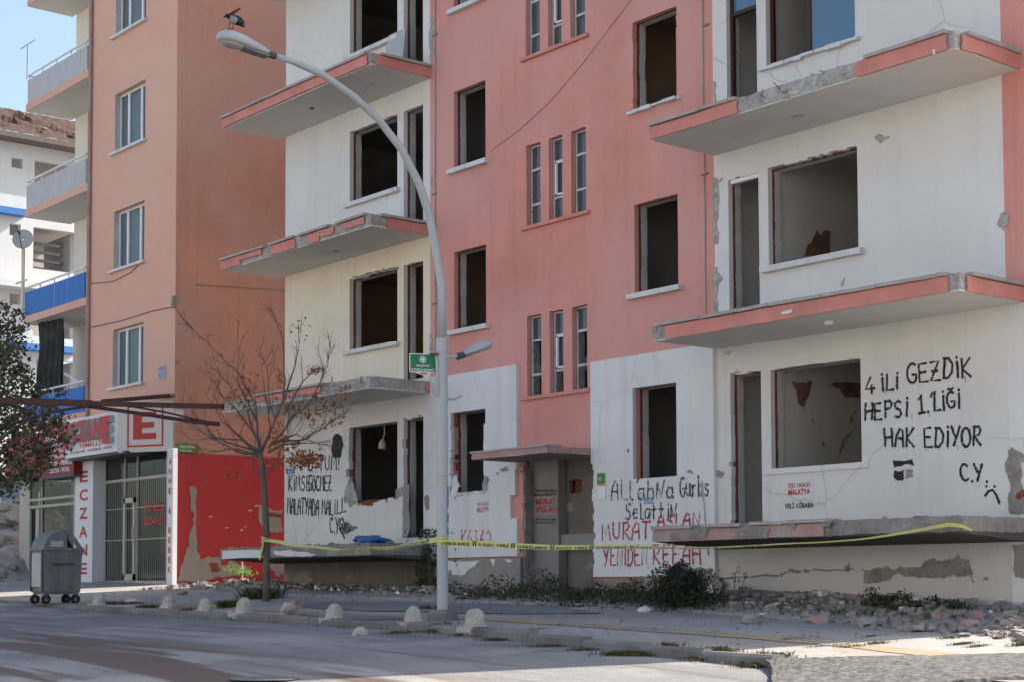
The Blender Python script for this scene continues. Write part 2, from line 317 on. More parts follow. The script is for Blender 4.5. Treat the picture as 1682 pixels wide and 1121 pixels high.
        for i in range(len(xs)-1):
            for j in range(len(zs_)-1):
                if not solid(i, j): continue
                s.f.append((V(i, j, 0), V(i+1, j, 0), V(i+1, j+1, 0), V(i, j+1, 0))); s.f.append((V(i, j, 1), V(i, j+1, 1), V(i+1, j+1, 1), V(i+1, j, 1)))
                if not solid(i-1, j): s.f.append((V(i, j, 0), V(i, j+1, 0), V(i, j+1, 1), V(i, j, 1)))
                if not solid(i+1, j): s.f.append((V(i+1, j, 0), V(i+1, j, 1), V(i+1, j+1, 1), V(i+1, j+1, 0)))
                if not solid(i, j-1): s.f.append((V(i, j, 0), V(i, j, 1), V(i+1, j, 1), V(i+1, j, 0)))
                if not solid(i, j+1): s.f.append((V(i, j+1, 0), V(i+1, j+1, 0), V(i+1, j+1, 1), V(i, j+1, 1)))
        s.mi += [s.cur]*(len(s.f)-nf); return s
    def rough(s, x0, x1, y0, y1, z0, z1, seg=.06, amp=.02, seed=0):   # a box with broken, lumpy faces
        bm = bmesh.new()
        nx, ny, nz_ = [max(1, int((b-a)/seg)) for a, b in ((x0, x1), (y0, y1), (z0, z1))]
        P = {}
        def V(i, j, k):
            if (i, j, k) not in P:
                p = Vector((x0+(x1-x0)*i/nx, y0+(y1-y0)*j/ny, z0+(z1-z0)*k/nz_))
                o = noise.noise_vector(p*7+Vector((seed*3.1, seed, 0)))*amp + noise.noise_vector(p*23+Vector((0, seed, 5)))*amp*.6
                P[(i, j, k)] = len(s.v); s.v.append(p+o)
            return P[(i, j, k)]
        nf = len(s.f)
        for i in range(nx):
            for j in range(ny): s.f += [(V(i, j, 0), V(i, j+1, 0), V(i+1, j+1, 0), V(i+1, j, 0)), (V(i, j, nz_), V(i+1, j, nz_), V(i+1, j+1, nz_), V(i, j+1, nz_))]
        for i in range(nx):
            for k in range(nz_): s.f += [(V(i, 0, k), V(i+1, 0, k), V(i+1, 0, k+1), V(i, 0, k+1)), (V(i, ny, k), V(i, ny, k+1), V(i+1, ny, k+1), V(i+1, ny, k))]
        for j in range(ny):
            for k in range(nz_): s.f += [(V(0, j, k), V(0, j, k+1), V(0, j+1, k+1), V(0, j+1, k)), (V(nx, j, k), V(nx, j+1, k), V(nx, j+1, k+1), V(nx, j, k+1))]
        s.mi += [s.cur]*(len(s.f)-nf); bm.free(); return s
    def build(s, name, m, parent=None, smooth=False, label=None, local=False):
        me = bpy.data.meshes.new(name); off = Vector((0, 0, 0))
        if parent is not None and not local:
            q = parent
            while q is not None: off = off + q.location; q = q.parent
        me.from_pydata([p-off for p in s.v], [], s.f)
        for mm in (m if isinstance(m, (list, tuple)) else [m]): me.materials.append(mm)
        if isinstance(m, (list, tuple)): me.polygons.foreach_set('material_index', s.mi)
        if smooth: me.polygons.foreach_set('use_smooth', [True]*len(me.polygons))
        me.update(); o = bpy.data.objects.new(name, me); COL.objects.link(o); o.parent = parent
        if label: o['label'] = label
        return o
def structure(name, mb, m, kind='structure'): o = mb.build(name, m); o['kind'] = kind; return o
def jag(pts, amp, it=2):                          # break up the outline of a polygon
    for _ in range(it):
        q = []
        for a, b in zip(pts, pts[1:]+pts[:1]):
            m_ = (a+b)/2; d = b-a; L = d.length
            q += [a, m_ + Vector((d.y, -d.x))*random.uniform(-1, 1)*min(amp/max(L, 1e-4), .35)]
        pts = q; amp *= .6
    return pts
def flat(mb, pts2, f, th):                        # polygon in a plane (f maps 2-D and depth to 3-D) with a rim
    from mathutils.geometry import tessellate_polygon
    n = len(pts2); tri = tessellate_polygon([[Vector((p[0], p[1], 0)) for p in pts2]])
    mb.add([f(p, 0) for p in pts2]+[f(p, th) for p in pts2], [tuple(t) for t in tri]+[(i, (i+1) % n, n+(i+1) % n, n+i) for i in range(n)])
def text_mesh(s, bold=0.0):
    cu = bpy.data.curves.new('lettering', 'FONT'); cu.body = s; cu.offset = bold; cu.resolution_u = 3; cu.extrude = 0
    o = bpy.data.objects.new('lettering', cu); COL.objects.link(o); dg = bpy.context.evaluated_depsgraph_get(); dg.update()
    me = bpy.data.meshes.new_from_object(o.evaluated_get(dg)); vs = [v.co.copy() for v in me.vertices]; fs = [tuple(p.vertices) for p in me.polygons]
    bpy.data.objects.remove(o); bpy.data.meshes.remove(me); bpy.data.curves.remove(cu); return vs, fs
def text_on(mb, s, p0, px, pz, bold=.0, mirror=False):     # fit the words into the box p0 + a*px + b*pz
    vs, fs = text_mesh(s, bold); x0 = min(v.x for v in vs); x1 = max(v.x for v in vs); y0 = min(v.y for v in vs); y1 = max(v.y for v in vs)
    px, pz, p0 = Vector(px), Vector(pz), Vector(p0)
    mb.add([p0 + px*((v.x-x0)/(x1-x0)) + pz*((v.y-y0)/(y1-y0)) for v in vs], fs)
# ------------------------------------------------------------------ ground
def frange(a, b, s): n = max(1, int(round((b-a)/s))); return [a+(b-a)*i/n for i in range(n+1)]
def sheet(X, Y, z):
    mb = MB(); nx = len(X)
    mb.add([(x, y, z(x, y)) for y in Y for x in X], [(j*nx+i, j*nx+i+1, (j+1)*nx+i+1, (j+1)*nx+i) for j in range(len(Y)-1) for i in range(nx-1)]); return mb
far = [-700, -400, -200, -120, -80]
structure('ground', sheet(far + frange(-60, 60, 2) + [90, 140, 250, 400, 700], [-300, -150, -80, -50] + frange(-40, 40, 1) + [55, 80, 120, 200, 400, 800], lambda x, y: (zg(x, y) if abs(y+5) > .6 else zr(x, -5.05)) - .07), M['earth'])
structure('road', sheet(frange(-60, 60, 1), frange(-45, -5.02, 1), lambda x, y: zr(x, y) + .006*noise.noise(Vector((x*.6, y*.6, 0)))), M['road'])
structure('side_street', sheet(frange(-60, -19, 1), frange(-5.02, 12, .6), lambda x, y: zs(x, y) + .012), M['darkasph'])
structure('sidewalk', sheet(frange(-19, 30, .5), frange(-5.0, .3, .25), lambda x, y: zs(x, y) + .008*noise.noise(Vector((x, y*1.5, 3)))), M['sidewalk'])
mb = MB(); x = -13.
while x < 12.2:
    L = .945; z = zs(x, -5)+.012; zb = zr(x, -5)-.15; dz = random.uniform(-.012, .012)
    vs = [(x, -5.18, zb), (x+L, -5.18, zb), (x+L, -4.98, zb), (x, -4.98, zb), (x, -5.17, z+dz-.03), (x+L, -5.17, z+dz-.04), (x+L, -4.98, z+dz-.012), (x, -4.98, z+dz), (x, -5.13, z+dz), (x+L, -5.13, z+dz-.012)]
    mb.add(vs, [(0, 1, 5, 4), (4, 5, 9, 8), (8, 9, 6, 7), (0, 4, 8, 7, 3), (1, 2, 6, 9, 5)]); x += .95
structure('kerb', mb, M['kerb'])
def strip(pts, wd, lift):
    mb = MB(); vs = []
    fine = []
    for a, b in zip(pts, pts[1:]):
        for i in range(12): fine.append((a[0]+(b[0]-a[0])*i/12, a[1]+(b[1]-a[1])*i/12))
    fine.append(pts[-1])
    for i, (x, y) in enumerate(fine):
        a = fine[max(i-1, 0)]; b = fine[min(i+1, len(fine)-1)]; d = Vector((b[0]-a[0], b[1]-a[1])).normalized(); n = Vector((-d.y, d.x))*wd/2
        for s_ in (-1, 1): p = Vector((x, y))+n*s_*(1+.06*random.uniform(-1, 1)); vs.append((p.x, p.y, zs(p.x, p.y) + .008*noise.noise(Vector((p.x, p.y*1.5, 3)))+lift))
    mb.add(vs, [(2*i, 2*i+1, 2*i+3, 2*i+2) for i in range(len(fine)-1)]); return mb
structure('tactile_strip', strip([(-3, -4.1), (2.8, -4.35), (6, -4.15), (8.9, -3.85), (11, -3.62), (12.4, -3.6), (15, -3.9)], .38, .007), M['yellowline'])
def zw(x, y): return zs(x, y) + .008*noise.noise(Vector((x, y*1.5, 3))) if y > -4.99 else zr(x, y)
def blob_sheet(pts, m, name, lift, amp=.12):
    p = jag([Vector(q) for q in pts], amp, 3); mb = MB(); flat(mb, [tuple(q) for q in p], lambda q, d: (q[0], q[1], zw(q[0], q[1])+lift-d), .004); structure(name, mb, m)
blob_sheet([(1.0, -3.6), (3.5, -3.75), (6.1, -3.3), (7.4, -2.6), (5.6, -1.9), (2.2, -2.1), (-.5, -2.6)], M['darkasph'], 'asphalt_patch', .016)
blob_sheet([(3.0, -4.85), (5.2, -4.9), (5.7, -4.6), (4.4, -4.45), (3.2, -4.55)], M['darkasph'], 'asphalt_patch', .016)
gp = [G(x, y) for x, y in ((1236, 1093), (1262, 1089), (1320, 1087), (1400, 1085), (1500, 1083), (1600, 1081), (1690, 1079), (1800, 1078))]
nn_ = 60; mb = MB(); rows = []
for i in range(nn_+1):
    k = i/nn_*(len(gp)-1); a = gp[min(int(k), len(gp)-2)]; c = gp[min(int(k), len(gp)-2)+1]; q = a.lerp(c, k-int(min(int(k), len(gp)-2))) ; y0 = q.y+.06*noise.noise(Vector((q.x*5, 0, 0)))+.04*noise.noise(Vector((q.x*17, 0, 0))); L_ = min(2.2, .25+(i/nn_)*4.2)
    rows.append([(q.x+.10*j, y0-L_*j/8) for j in range(9)])
def gz(x, y): k = min(1, max(0, (-4.7-y)/1.1)); k = k*k*(3-2*k); return (zs(x, max(y, -4.99))+.012)*(1-k)+(zr(x, min(y, -5.01))+.014)*k
mb.add([(x, y, gz(x, y)+.022+.012*noise.noise(Vector((x*8, y*8, 0)))) for r_ in rows for x, y in r_], [(i*9+j, i*9+j+1, i*9+10+j, i*9+9+j) for i in range(nn_) for j in range(8)])
for i_, v in enumerate(mb.v):                 # the outer edge runs down into the road
    if i_ % 9 == 8: v.z -= .20
structure('gravel_strip', mb, M['gravel'])
p = G(435, 1117); o = MB(); o.tube([p+Vector((0, 0, .004)), p+Vector((0, 0, .012))], .33, 24)
for a in range(-4, 5): o.box(p.x-.26+abs(a)*.02, p.x+.26-abs(a)*.02, p.y+a*.06-.014, p.y+a*.06+.014, p.z+.012, p.z+.018)
tag(o.build('manhole_cover', M['darkasph']), 'round manhole cover set in the road', 'manhole cover')
# ------------------------------------------------------------------ the damaged block of flats
B = thing('apartment_building', 'tall damaged pink and white block of flats with emptied window openings and graffiti', 'building', (3.5, 0, -.3))
D_ = 1.31; TOP = Z0+FH*5
def zk(k): return Z0+FH*k
LW, LD, PL, PR, RD, RW = (-2.63, -1.03), (-.83, -.22), (.71, 1.62), (5.34, 6.29), (7.33, 7.92), (8.10, 9.70)
SW = [(2.72, 3.09), (3.30, 3.645), (3.86, 4.225)]
WB, WT, DB = 1.06, 2.47, .30
def win(r, k, b=WB): return (r[0], r[1], zk(k)+b, zk(k)+WT)
def notch(h, sides='l', amp=.035, prob=.6, step=.09):
    out = []
    for s in sides:
        if s in 'lr':
            z = h[2]
            while z < h[3]-.02:
                dz = min(random.choice((.35, .6, 1, 1.7, 2.6))*random.uniform(.8, 1.2)*step, h[3]-z)
                if random.random() < prob:
                    d = random.random()**2*amp+.003; out.append((h[0]-d, h[0]+.001, z, z+dz) if s == 'l' else (h[1]-.001, h[1]+d, z, z+dz))
                z += dz
        else:
            x = h[0]
            while x < h[1]-.02:
                dx = min(random.uniform(.5, 1.6)*step, h[1]-x)
                if random.random() < prob:
                    d = random.uniform(.2, 1)*amp; out.append((x, x+dx, h[3]-.001, h[3]+d) if s == 't' else (x, x+dx, h[2]-d, h[2]+.001))
                x += dx
    return out
def walls(name, X0, X1, Za, Zb, m, holes, ch={}):
    rough_ = [n for h in holes for n in notch(h, *ch.get((round(h[0], 2), round(h[2], 1)), ('t', .018, .3)))]
    w_ = MB().panel(X0, X1, Za, Zb, 0, .09, holes+rough_).build(name, m, B)
    ex = [(h[0]-.006, h[1]+.006, h[2]-.004, h[3]+.004) for h in holes]
    MB().panel(X0, X1, Za, Zb, .09, .155, ex+[n for h in ex for n in notch(h, 'lr', .012, .5, .12)]).build('brick_core', M['brick'], w_)
    MB().panel(X0, X1, Za, Zb, .155, .28, holes+[n for h in holes for n in notch(h, 'l', .018, .45, .16)]).build('inner_plaster', M['reveal'], w_)
    return w_
JL = ('lrtb', .10, .8, .08); J1 = ('l', .02, .3)
def key(h): return (round(h[0], 2), round(h[2], 1))
M['brownstain'] = mat('bare_brick_inside', (.20, .11, .075), .95, .3, 6, .5, 30)
for k, m in enumerate(['white2', 'cream', 'white', 'white', 'white']):
    hs = [win(LW, k), win(LD, k, DB)]; ch = {}
    if k == 0: ch = {key(hs[0]): ('lb', .13, .85, .09), key(hs[1]): ('lt', .06, .6)}
    if k == 1: ch = {key(hs[0]): ('t', .05, .8)}
    walls('wall', -5.0, 0, zk(k), zk(k+1), M[m], hs, ch)
    hs = [win(RW, k), win(RD, k, DB)]
    ch = {key(hs[1]): ('lt', .045, .5, .12)} if k == 0 else {}
    if k == 1: ch = {key(hs[0]): ('t', .03, .7)}
    walls('wall', 7.05, 11.97, zk(k), zk(k+1), M['white2' if k == 0 else 'white'], hs, ch)
    if k: MB().panel(11.97, 13.2, zk(k), zk(k+1), 0, .28, []).build('wall', M['pink'], B)
MB().panel(11.97, 13.2, -1.4, zk(1), 0.004, .28, []).build('wall', M['white'], B)
eT = W(973, 749).z+.004; ent = (2.60, 4.38, -1.5, eT)
pw = [win(PL, k) for k in range(5)]+[win(PR, k) for k in range(5)]+[(a, b, zk(k)+2.58, zk(k)+3.96) for k in range(4) for a, b in SW]+[ent]
chp = {key(ent): ('lr', .12, .9, .10)}
chp[key(win(PR, 2))] = ('lr', .02, .4); chp[key(win(PL, 0))] = ('lrb', .10, .8, .08)
walls('wall', 0, 7.05, -1.5, TOP, M['pink'], pw, chp)
# rest of the shell
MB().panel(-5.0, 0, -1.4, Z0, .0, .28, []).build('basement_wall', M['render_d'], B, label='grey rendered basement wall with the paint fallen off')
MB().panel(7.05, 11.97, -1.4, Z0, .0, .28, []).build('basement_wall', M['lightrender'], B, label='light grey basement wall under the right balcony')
MB().box(-5.0, -4.72, .28, 8, -1.4, TOP).build('side_wall', M['white'], B); MB().box(12.92, 13.2, .28, 8, -1.4, TOP).build('side_wall', M['pink'], B)
MB().box(-4.72, 12.92, 7.72, 8, -1.4, TOP).build('back_wall', M['pink'], B); MB().box(-5.4, 13.6, -.6, 8.4, TOP, TOP+.22).build('roof', M['slab'], B)
o = MB()
for k in range(5): o.box(-4.72, 12.92, .28, 7.72, zk(k)+.02, zk(k)+.26)
o.build('floor_slab', M['slab'], B)
def room(x0, x1, y1, z0, z1, m):
    o = MB(); y0 = .285
    o.add([(x0, y0, z0), (x1, y0, z0), (x1, y1, z0), (x0, y1, z0), (x0, y0, z1), (x1, y0, z1), (x1, y1, z1), (x0, y1, z1)], [(0, 1, 2, 3), (4, 7, 6, 5), (3, 2, 6, 7), (0, 3, 7, 4), (1, 5, 6, 2)])
    return o.build('room', m, B)
for k in range(5):
    a, b = zk(k)+.27, zk(k+1)+.01
    rm = M['room_dark'] if k == 0 else M['room_brown'] if k == 1 else M['room_dark']
    room(-4.7, -.05, 4.2, a, b, rm); room(.05, 2.3, 3.6, a, b, M['room_brown'] if k == 1 else M['room_dark']); room(4.75, 6.95, 3.6, a, b, M['room_dark'] if k == 0 else M['room_brown'] if k == 2 else M['room_dark'])
    room(7.15, 8.0, 1.9, a, b, M['room_grey']); room(8.06, 12.9, 3.4, a, b, M['room_grey'])
room(2.42, 4.66, 3.2, zk(1)-.6, TOP-.1, M['room_dark'])
# door leaf seen in the brown rooms, and brick holes in the back walls
for k, x0, x1 in ((1, -.1+.15, .95), (2, .1, 1.0), (3, .1, 1.0), (2, 4.9, 5.7), (3, 4.9, 5.7)):
    f = MB(); y = 3.595; z = zk(k)+.28; f.box(x0, x0+.08, y-.05, y, z, z+2.1); f.box(x1-.08, x1, y-.05, y, z, z+2.1); f.box(x0+.08, x1-.08, y-.05, y, z+2.02, z+2.1); d = f.build('inner_door_frame', M['sand'], B); MB().box(x0+.08, x1-.08, y-.02, y-.005, z, z+2.02).build('inner_door', M['room_brown'], d)
_pc = [0]
def poly_part(name, px, Y, m, amp=.03, th=.006, it=2, label=None, back=False, plane=None):
    _pc[0] += 1; th += (_pc[0] % 7)*.0006
    pts = jag([Vector((q.x, q.z)) for q in (W(x, y, Y) for x, y in px)], amp, it)
    o = MB(); flat(o, [tuple(p) for p in pts], (lambda p, d: (p[0], Y-th+d, p[1])), th-.0005); return o.build(name, m, B, label=label)
# inside the right-hand rooms: fallen plaster on the back wall at Y = 3.4
def wall_part(name, px, X, m, amp=.03, th=.008):
    pts = jag([Vector((q.y, q.z)) for q in (WX(x, y, X) for x, y in px)], amp, 2); o = MB(); flat(o, [tuple(p) for p in pts], lambda p, d: (X+.004+th-d, p[0], p[1]), th); return o.build(name, M[m], B)
wall_part('plaster_loss', [(1320, 420), (1326, 402), (1338, 385), (1343, 378), (1348, 386), (1352, 380), (1364, 378), (1362, 395), (1360, 424)], 8.06, 'brownstain')
wall_part('plaster_loss', [(1299, 627), (1332, 627), (1328, 650), (1320, 672), (1310, 664), (1308, 645)], 8.06, 'brownstain')
wall_part('plaster_loss', [(1360, 633), (1378, 630), (1412, 630), (1412, 655), (1386, 653), (1380, 640)], 8.06, 'brownstain')
for q in ([(1331, 688), (1335, 692), (1336, 698), (1333, 694)], [(1348, 726), (1354, 731), (1354, 736), (1350, 733)], [(1376, 745), (1384, 722), (1398, 708), (1399, 711), (1387, 725), (1379, 747)], [(1394, 692), (1398, 682), (1400, 690), (1397, 699)], [(1400, 680), (1412, 667), (1412, 670), (1402, 682)]):
    wall_part('plaster_crack', q, 8.06, 'render', .02)
# ------------------------------------------------------------------ sills
def sill(r, k, m='marble', ext=.10, dz=0, prot=.10, broken=False):
    o = MB(); z = zk(k)+WB
    if broken:
        x = r[0]-ext
        while x < r[1]+ext: dx = random.uniform(.12, .3); o.box(x, min(x+dx, r[1]+ext), -prot*random.uniform(.5, 1), .08, z-.065*random.uniform(.6, 1), z-.006*random.random(), .006); x += dx
    else: o.box(r[0]-ext, r[1]+ext, -prot, .10, z-.075, z+.004, .003)
    o.build('window_sill', M[m], B)
for k in (1, 2, 3, 4): sill(LW, k); sill(PL, k); sill(RW, k, broken=(k == 2)); sill(PR, k, broken=(k == 2))
sill(RW, 0, 'white', .12, prot=.03)
sill(PL, 0, 'reveal', .05, prot=.09, broken=True)
for k in range(4): MB().box(2.62, 4.32, -.06, .06, zk(k)+2.52, zk(k)+2.578).build('window_sill', M['fascia'], B)
# ------------------------------------------------------------------ stair windows: frame and panes
def stair_window(a, b, z0, z1, bars, broken):
    f = MB(); y0, y1 = .10, .15; t = .028
    f.box(a, a+t, y0, y1, z0, z1); f.box(b-t, b, y0, y1, z0, z1); f.box(a+t, b-t, y0, y1, z0, z0+t); f.box(a+t, b-t, y0, y1, z1-t, z1)
    for q in bars: z = z0+(z1-z0)*q; f.box(a+t, b-t, y0-.004, y1, z-.02, z+.02)
    o = f.build('window', M['oldframe'], B)
    lv = [0]+list(bars)+[1]
    for i, (p, q) in enumerate(zip(lv, lv[1:])):
        za, zb = z0+(z1-z0)*p+.02, z0+(z1-z0)*q-.02
        if (i in broken): 
            g_ = MB(); flat(g_, [(a+t, za), (a+t+.09, za), (a+t+.04, za+.12), (a+t+.10, za+.3), (a+t, zb)], lambda p_, d: (p_[0], .122+d, p_[1]), .003); g_.build('pane', M['glass'], o); continue
        MB().box(a+t, b-t, .122, .126, za, zb).build('pane', M['glass'], o)
for k in range(4):
    for i, (a, b) in enumerate(SW): stair_window(a, b, zk(k)+2.58, zk(k)+3.96, [(.27, .70), (.28, .72), (.30, .72)][i], {(0, 0): (0, 1), (0, 2): (0, 1), (0, 1): (0,)}.get((k, i), ()))
    a, b = SW[1]; o = MB(); z0, z1 = zk(k)+2.58+1.38*.30, zk(k)+2.58+1.38*.71
    if k < 3:
        for x0, x1, q0, q1 in ((a+.09, a+.125, z0, z1), (a+.09, b-.02, z0, z0+.03), (a+.09, b-.02, z1-.03, z1)): o.box(x0, x1, .06, .10, q0, q1)
        o.build('casement', M['pvc'], B)
# framed window and balcony door left in the second right-hand flat
f = MB(); z0, z1 = zk(2)+WB, zk(2)+WT; a, b = RW
for x0, x1 in ((a, a+.05), (b-.03, b), (8.75, 8.84)): f.box(x0, x1, .10, .16, z0, z1)
f.box(a, b, .10, .16, z0, z0+.03); f.box(a, b, .10, .16, z1-.05, z1); o = f.build('window', M['brown'], B)
MB().box(8.84, b-.03, .12, .126, z0+.03, z1-.05).build('pane', M['glass_b'], o)
f = MB(); a, b = RD; z0 = zk(2)+DB
f.box(a, a+.05, .08, .15, z0, z1); f.box(a+.05, b, .08, .15, zk(2)+2.02, zk(2)+2.08); f.box(a, b, .08, .15, z1-.05, z1); o = f.build('door_frame', M['brown'], B)
MB().box(a+.05, b, .11, .116, zk(2)+2.08, z1-.05).build('pane', M['glass_b'], o)
# white strip left over the second-floor door
MB().box(RD[0]+.03, RD[1], .02, .09, zk(1)+WT-.06, zk(1)+WT-.002).build('roller_blind_box', M['pvc'], B)
# ------------------------------------------------------------------ balconies
def balcony(k, X0, X1, front, end, cop=None, endcop=True, th=.21, corner=True, fm='fascia', seed=0, dz=0., drop=0.):
    z = zk(k)+dz; o = MB().rough(X0, X1, -D_, -.002, z+.012, z+th, .07, .014, seed)
    for s, e, kind in front:
        if kind == 'c':
            for _ in range(int((e-s)*(X1-X0)*3)): x = X0+(X1-X0)*random.uniform(s, e); o.rock((x, -D_+random.uniform(-.02, .06), z+random.choice((.03, th*.5, th))), random.uniform(.03, .07), .6)
    rb = MB()
    for s, e, kind in front:
        if kind == 'c' and k:
            for _ in range(int((e-s)*9)):
                x = X0+(X1-X0)*random.uniform(s, e); q = Vector((x, -D_+.02, z+th*random.uniform(.5, 1))); rb.tube([q, q+Vector((random.uniform(-.03, .03), -.05, .02)), q+Vector((random.uniform(-.08, .08), -.07, random.uniform(-.05, .12)))], .006, 5)
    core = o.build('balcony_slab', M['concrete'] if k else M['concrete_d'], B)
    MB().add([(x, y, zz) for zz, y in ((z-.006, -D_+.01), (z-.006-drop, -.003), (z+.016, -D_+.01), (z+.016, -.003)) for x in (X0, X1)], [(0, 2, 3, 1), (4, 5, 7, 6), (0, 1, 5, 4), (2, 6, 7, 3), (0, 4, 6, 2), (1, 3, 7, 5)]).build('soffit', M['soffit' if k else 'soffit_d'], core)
    if rb.v: rb.build('rebar', M['rebar'], core)
    fa = MB(); fb = MB(); cp = MB(); cq = MB()
    def seg(s, e, kind, f, L, fa):
        a, b = s*L, e*L; h = th-.025
        if kind in 'ph':
            lo = 0 if kind == 'p' else h*.45
            pts = [Vector((a, lo)), Vector((b, lo if kind == 'p' else h*.35)), Vector((b, h)), Vector((a, h))]
            pts = jag(pts, .022, 3); flat(fa, [(p.x, min(max(p.y, -.004), h)) for p in pts], f, .019)
    for s, e, kind in front: seg(s, e, kind, lambda p, d: (X0+p[0], -D_-.034+d, z+p[1]), X1-X0, fa)
    for s, e, kind in end: seg(s, e, kind, lambda p, d: (X1+.034-d, -D_+p[0], z+p[1]), D_, fb)
    for q in (fa, fb):
        if q.v: q.build('fascia', M[fm], core)
    for s, e in (cop if cop is not None else [(s, e) for s, e, q in front if q in 'ph']):
        x = X0+(X1-X0)*s; xe = X0+(X1-X0)*e
        while x < xe-.05:
            dx = min(random.uniform(.5, 1.1), xe-x); t = random.uniform(-.006, .006); cp.obox((x+dx/2, -D_+.06, z+th+.004+t), (dx/2-.004, 0, t), (0, .14, random.uniform(-.006, .006)), (0, 0, .022)); x += dx
    if endcop: cq.box(X1-.10, X1+.07, -D_+.2, -.01, z+th-.018, z+th+.026, .004)
    for q in (cp, cq):
        if q.v: q.build('coping', M['coping'], core)
    return core
P_ = [(0, 1, 'p')]
balcony(4, -5.27, 0, P_, P_, seed=1); balcony(3, 7.06, 12.2, P_, P_, seed=2); balcony(4, 7.06, 12.2, P_, P_, seed=9)
balcony(3, -5.27, 0, [(0, .985, 'p')], [(.07, 1, 'p')], seed=3)
balcony(2, -5.27, 0, [(.0, .14, 'p'), (.14, .30, 'h'), (.30, .36, 'c'), (.36, .53, 'p'), (.53, .62, 'c'), (.62, .69, 'p'), (.69, .78, 'h'), (.78, .83, 'c'), (.83, .97, 'h')], [(.28, 1, 'p')], cop=[(.0, .33), (.36, .53), (.56, .76), (.80, .98)], seed=4)
balcony(1, -5.27, 0, [(0, .15, 'c'), (.25, .70, 'h'), (.70, 1, 'c')], [(0, .9, 'c'), (.92, 1, 'p')], cop=[(.25, .72)], endcop=False, seed=5)
balcony(0, -5.27, 0, [(0, 1, 'c')], [(0, 1, 'c')], cop=[], endcop=False, seed=6, dz=-.045, th=.215, drop=.072)
balcony(2, 7.06, 12.2, [(0, .33, 'p'), (.33, .72, 'c'), (.72, .985, 'p')], [(.09, 1, 'p')], cop=[(0, .33), (.75, .985)], seed=7)
balcony(1, 7.06, 12.2, [(.055, .975, 'p')], [(.10, 1, 'p')], cop=[(.03, .97)], seed=8)
balcony(0, 7.06, 12.2, [(0, .60, 'p'), (.60, 1, 'c')], [(0, 1, 'c')], cop=[(0, .15), (.19, .33), (.36, .62)], endcop=False, fm='fascia_old', seed=10, dz=.037, th=.193, drop=.09)
# whitewash left on the left ground-floor slab and grey patches on the right one
def front_patch(px, m, amp=.03, Y=-D_-.04, name='plaster_patch'): return poly_part(name, px, Y, m, amp, .012, 2)
front_patch([(366, 906), (430, 905), (428, 912), (436, 916), (366, 920)], M['white'])
front_patch([(450, 906), (500, 908), (520, 914), (500, 916), (455, 913)], M['white2'])
for q in ([(1100, 878), (1130, 868), (1170, 866), (1160, 884), (1105, 888)], [(1205, 871), (1265, 868), (1262, 886), (1208, 886)], [(1295, 861), (1312, 861), (1306, 867), (1298, 867)], [(1345, 857), (1372, 857), (1362, 868), (1350, 865)]): front_patch(q, M['concrete_d'])
# whitewashed chips on the pink edges
for q in ([(1532, 82), (1537, 81), (1537, 88), (1533, 89)], [(1284, 512), (1302, 508), (1303, 512), (1286, 516)]): front_patch(q, M['white'], .01)
for z_ in (zk(2), zk(1)):                        # small ceiling lamps under the balconies
    pass
o = MB(); c = W(1361, 529, -.75); o.tube([(c.x, -.75, zk(1)-.006), (c.x, -.75, zk(1)-.05)], [.07, .055], 12); o.build('ceiling_lamp', M['pvc'], B)
c = W(1309, 187, -.65); MB().tube([(c.x, -.65, zk(2)-.006), (c.x, -.65, zk(2)-.016)], [.11, .10], 14).build('ceiling_rose', M['reveal'], B)
MB().tube([(-2.9, -.7, zk(3)-.006), (-2.9, -.7, zk(3)-.035)], [.05, .04], 10).build('ceiling_lamp', M['brick'], B)
MB().tube([(-2.2, -.6, zk(2)-.006), (-2.2, -.6, zk(2)-.02)], [.06, .05], 10).build('ceiling_rose', M['coping'], B)
# ------------------------------------------------------------------ entrance: white cladding, canopy, bricked-up doorway
cz = W(845, 915, -.07).z
hp = win(PL, 0); clp = [hp]+notch(hp, 'lrb', .07, .6, .1)
ec = 2.515
steps = [(2.40, ec+.02, W(845, 800, -.07).z, W(845, 748, -.07).z)]
bite = [(W(838, 800, -.07).x, ec+.02, W(838, 853, -.07).z, W(838, 815, -.07).z), (W(846, 800, -.07).x, ec+.02, W(838, 815, -.07).z, 1.92)]
MB().panel(0.42, ec, cz, zk(0)+3.15, -.07, -.001, clp+bite).build('cladding', M['cladding'], B, label='white cladding panel left of the entrance')
hp = win(PR, 0)
bz = W(1100, 948, -.07).z; jr = notch((4.37, 9, bz, 2.1), 'l', 0, 0)
MB().panel(4.37, 7.05, bz, zk(0)+2.985, -.07, -.001, [hp]+[(4.3, 4.37+random.uniform(.02, .10), z, z+.1) for z in frange(bz, 1.8, .1)]).build('cladding', M['cladding'], B, label='white cladding panel right of the entrance with graffiti')
MB().panel(0, .42, -.2, zk(0)+3.18, -.03, -.001, []).build('cladding', M['white2'], B)
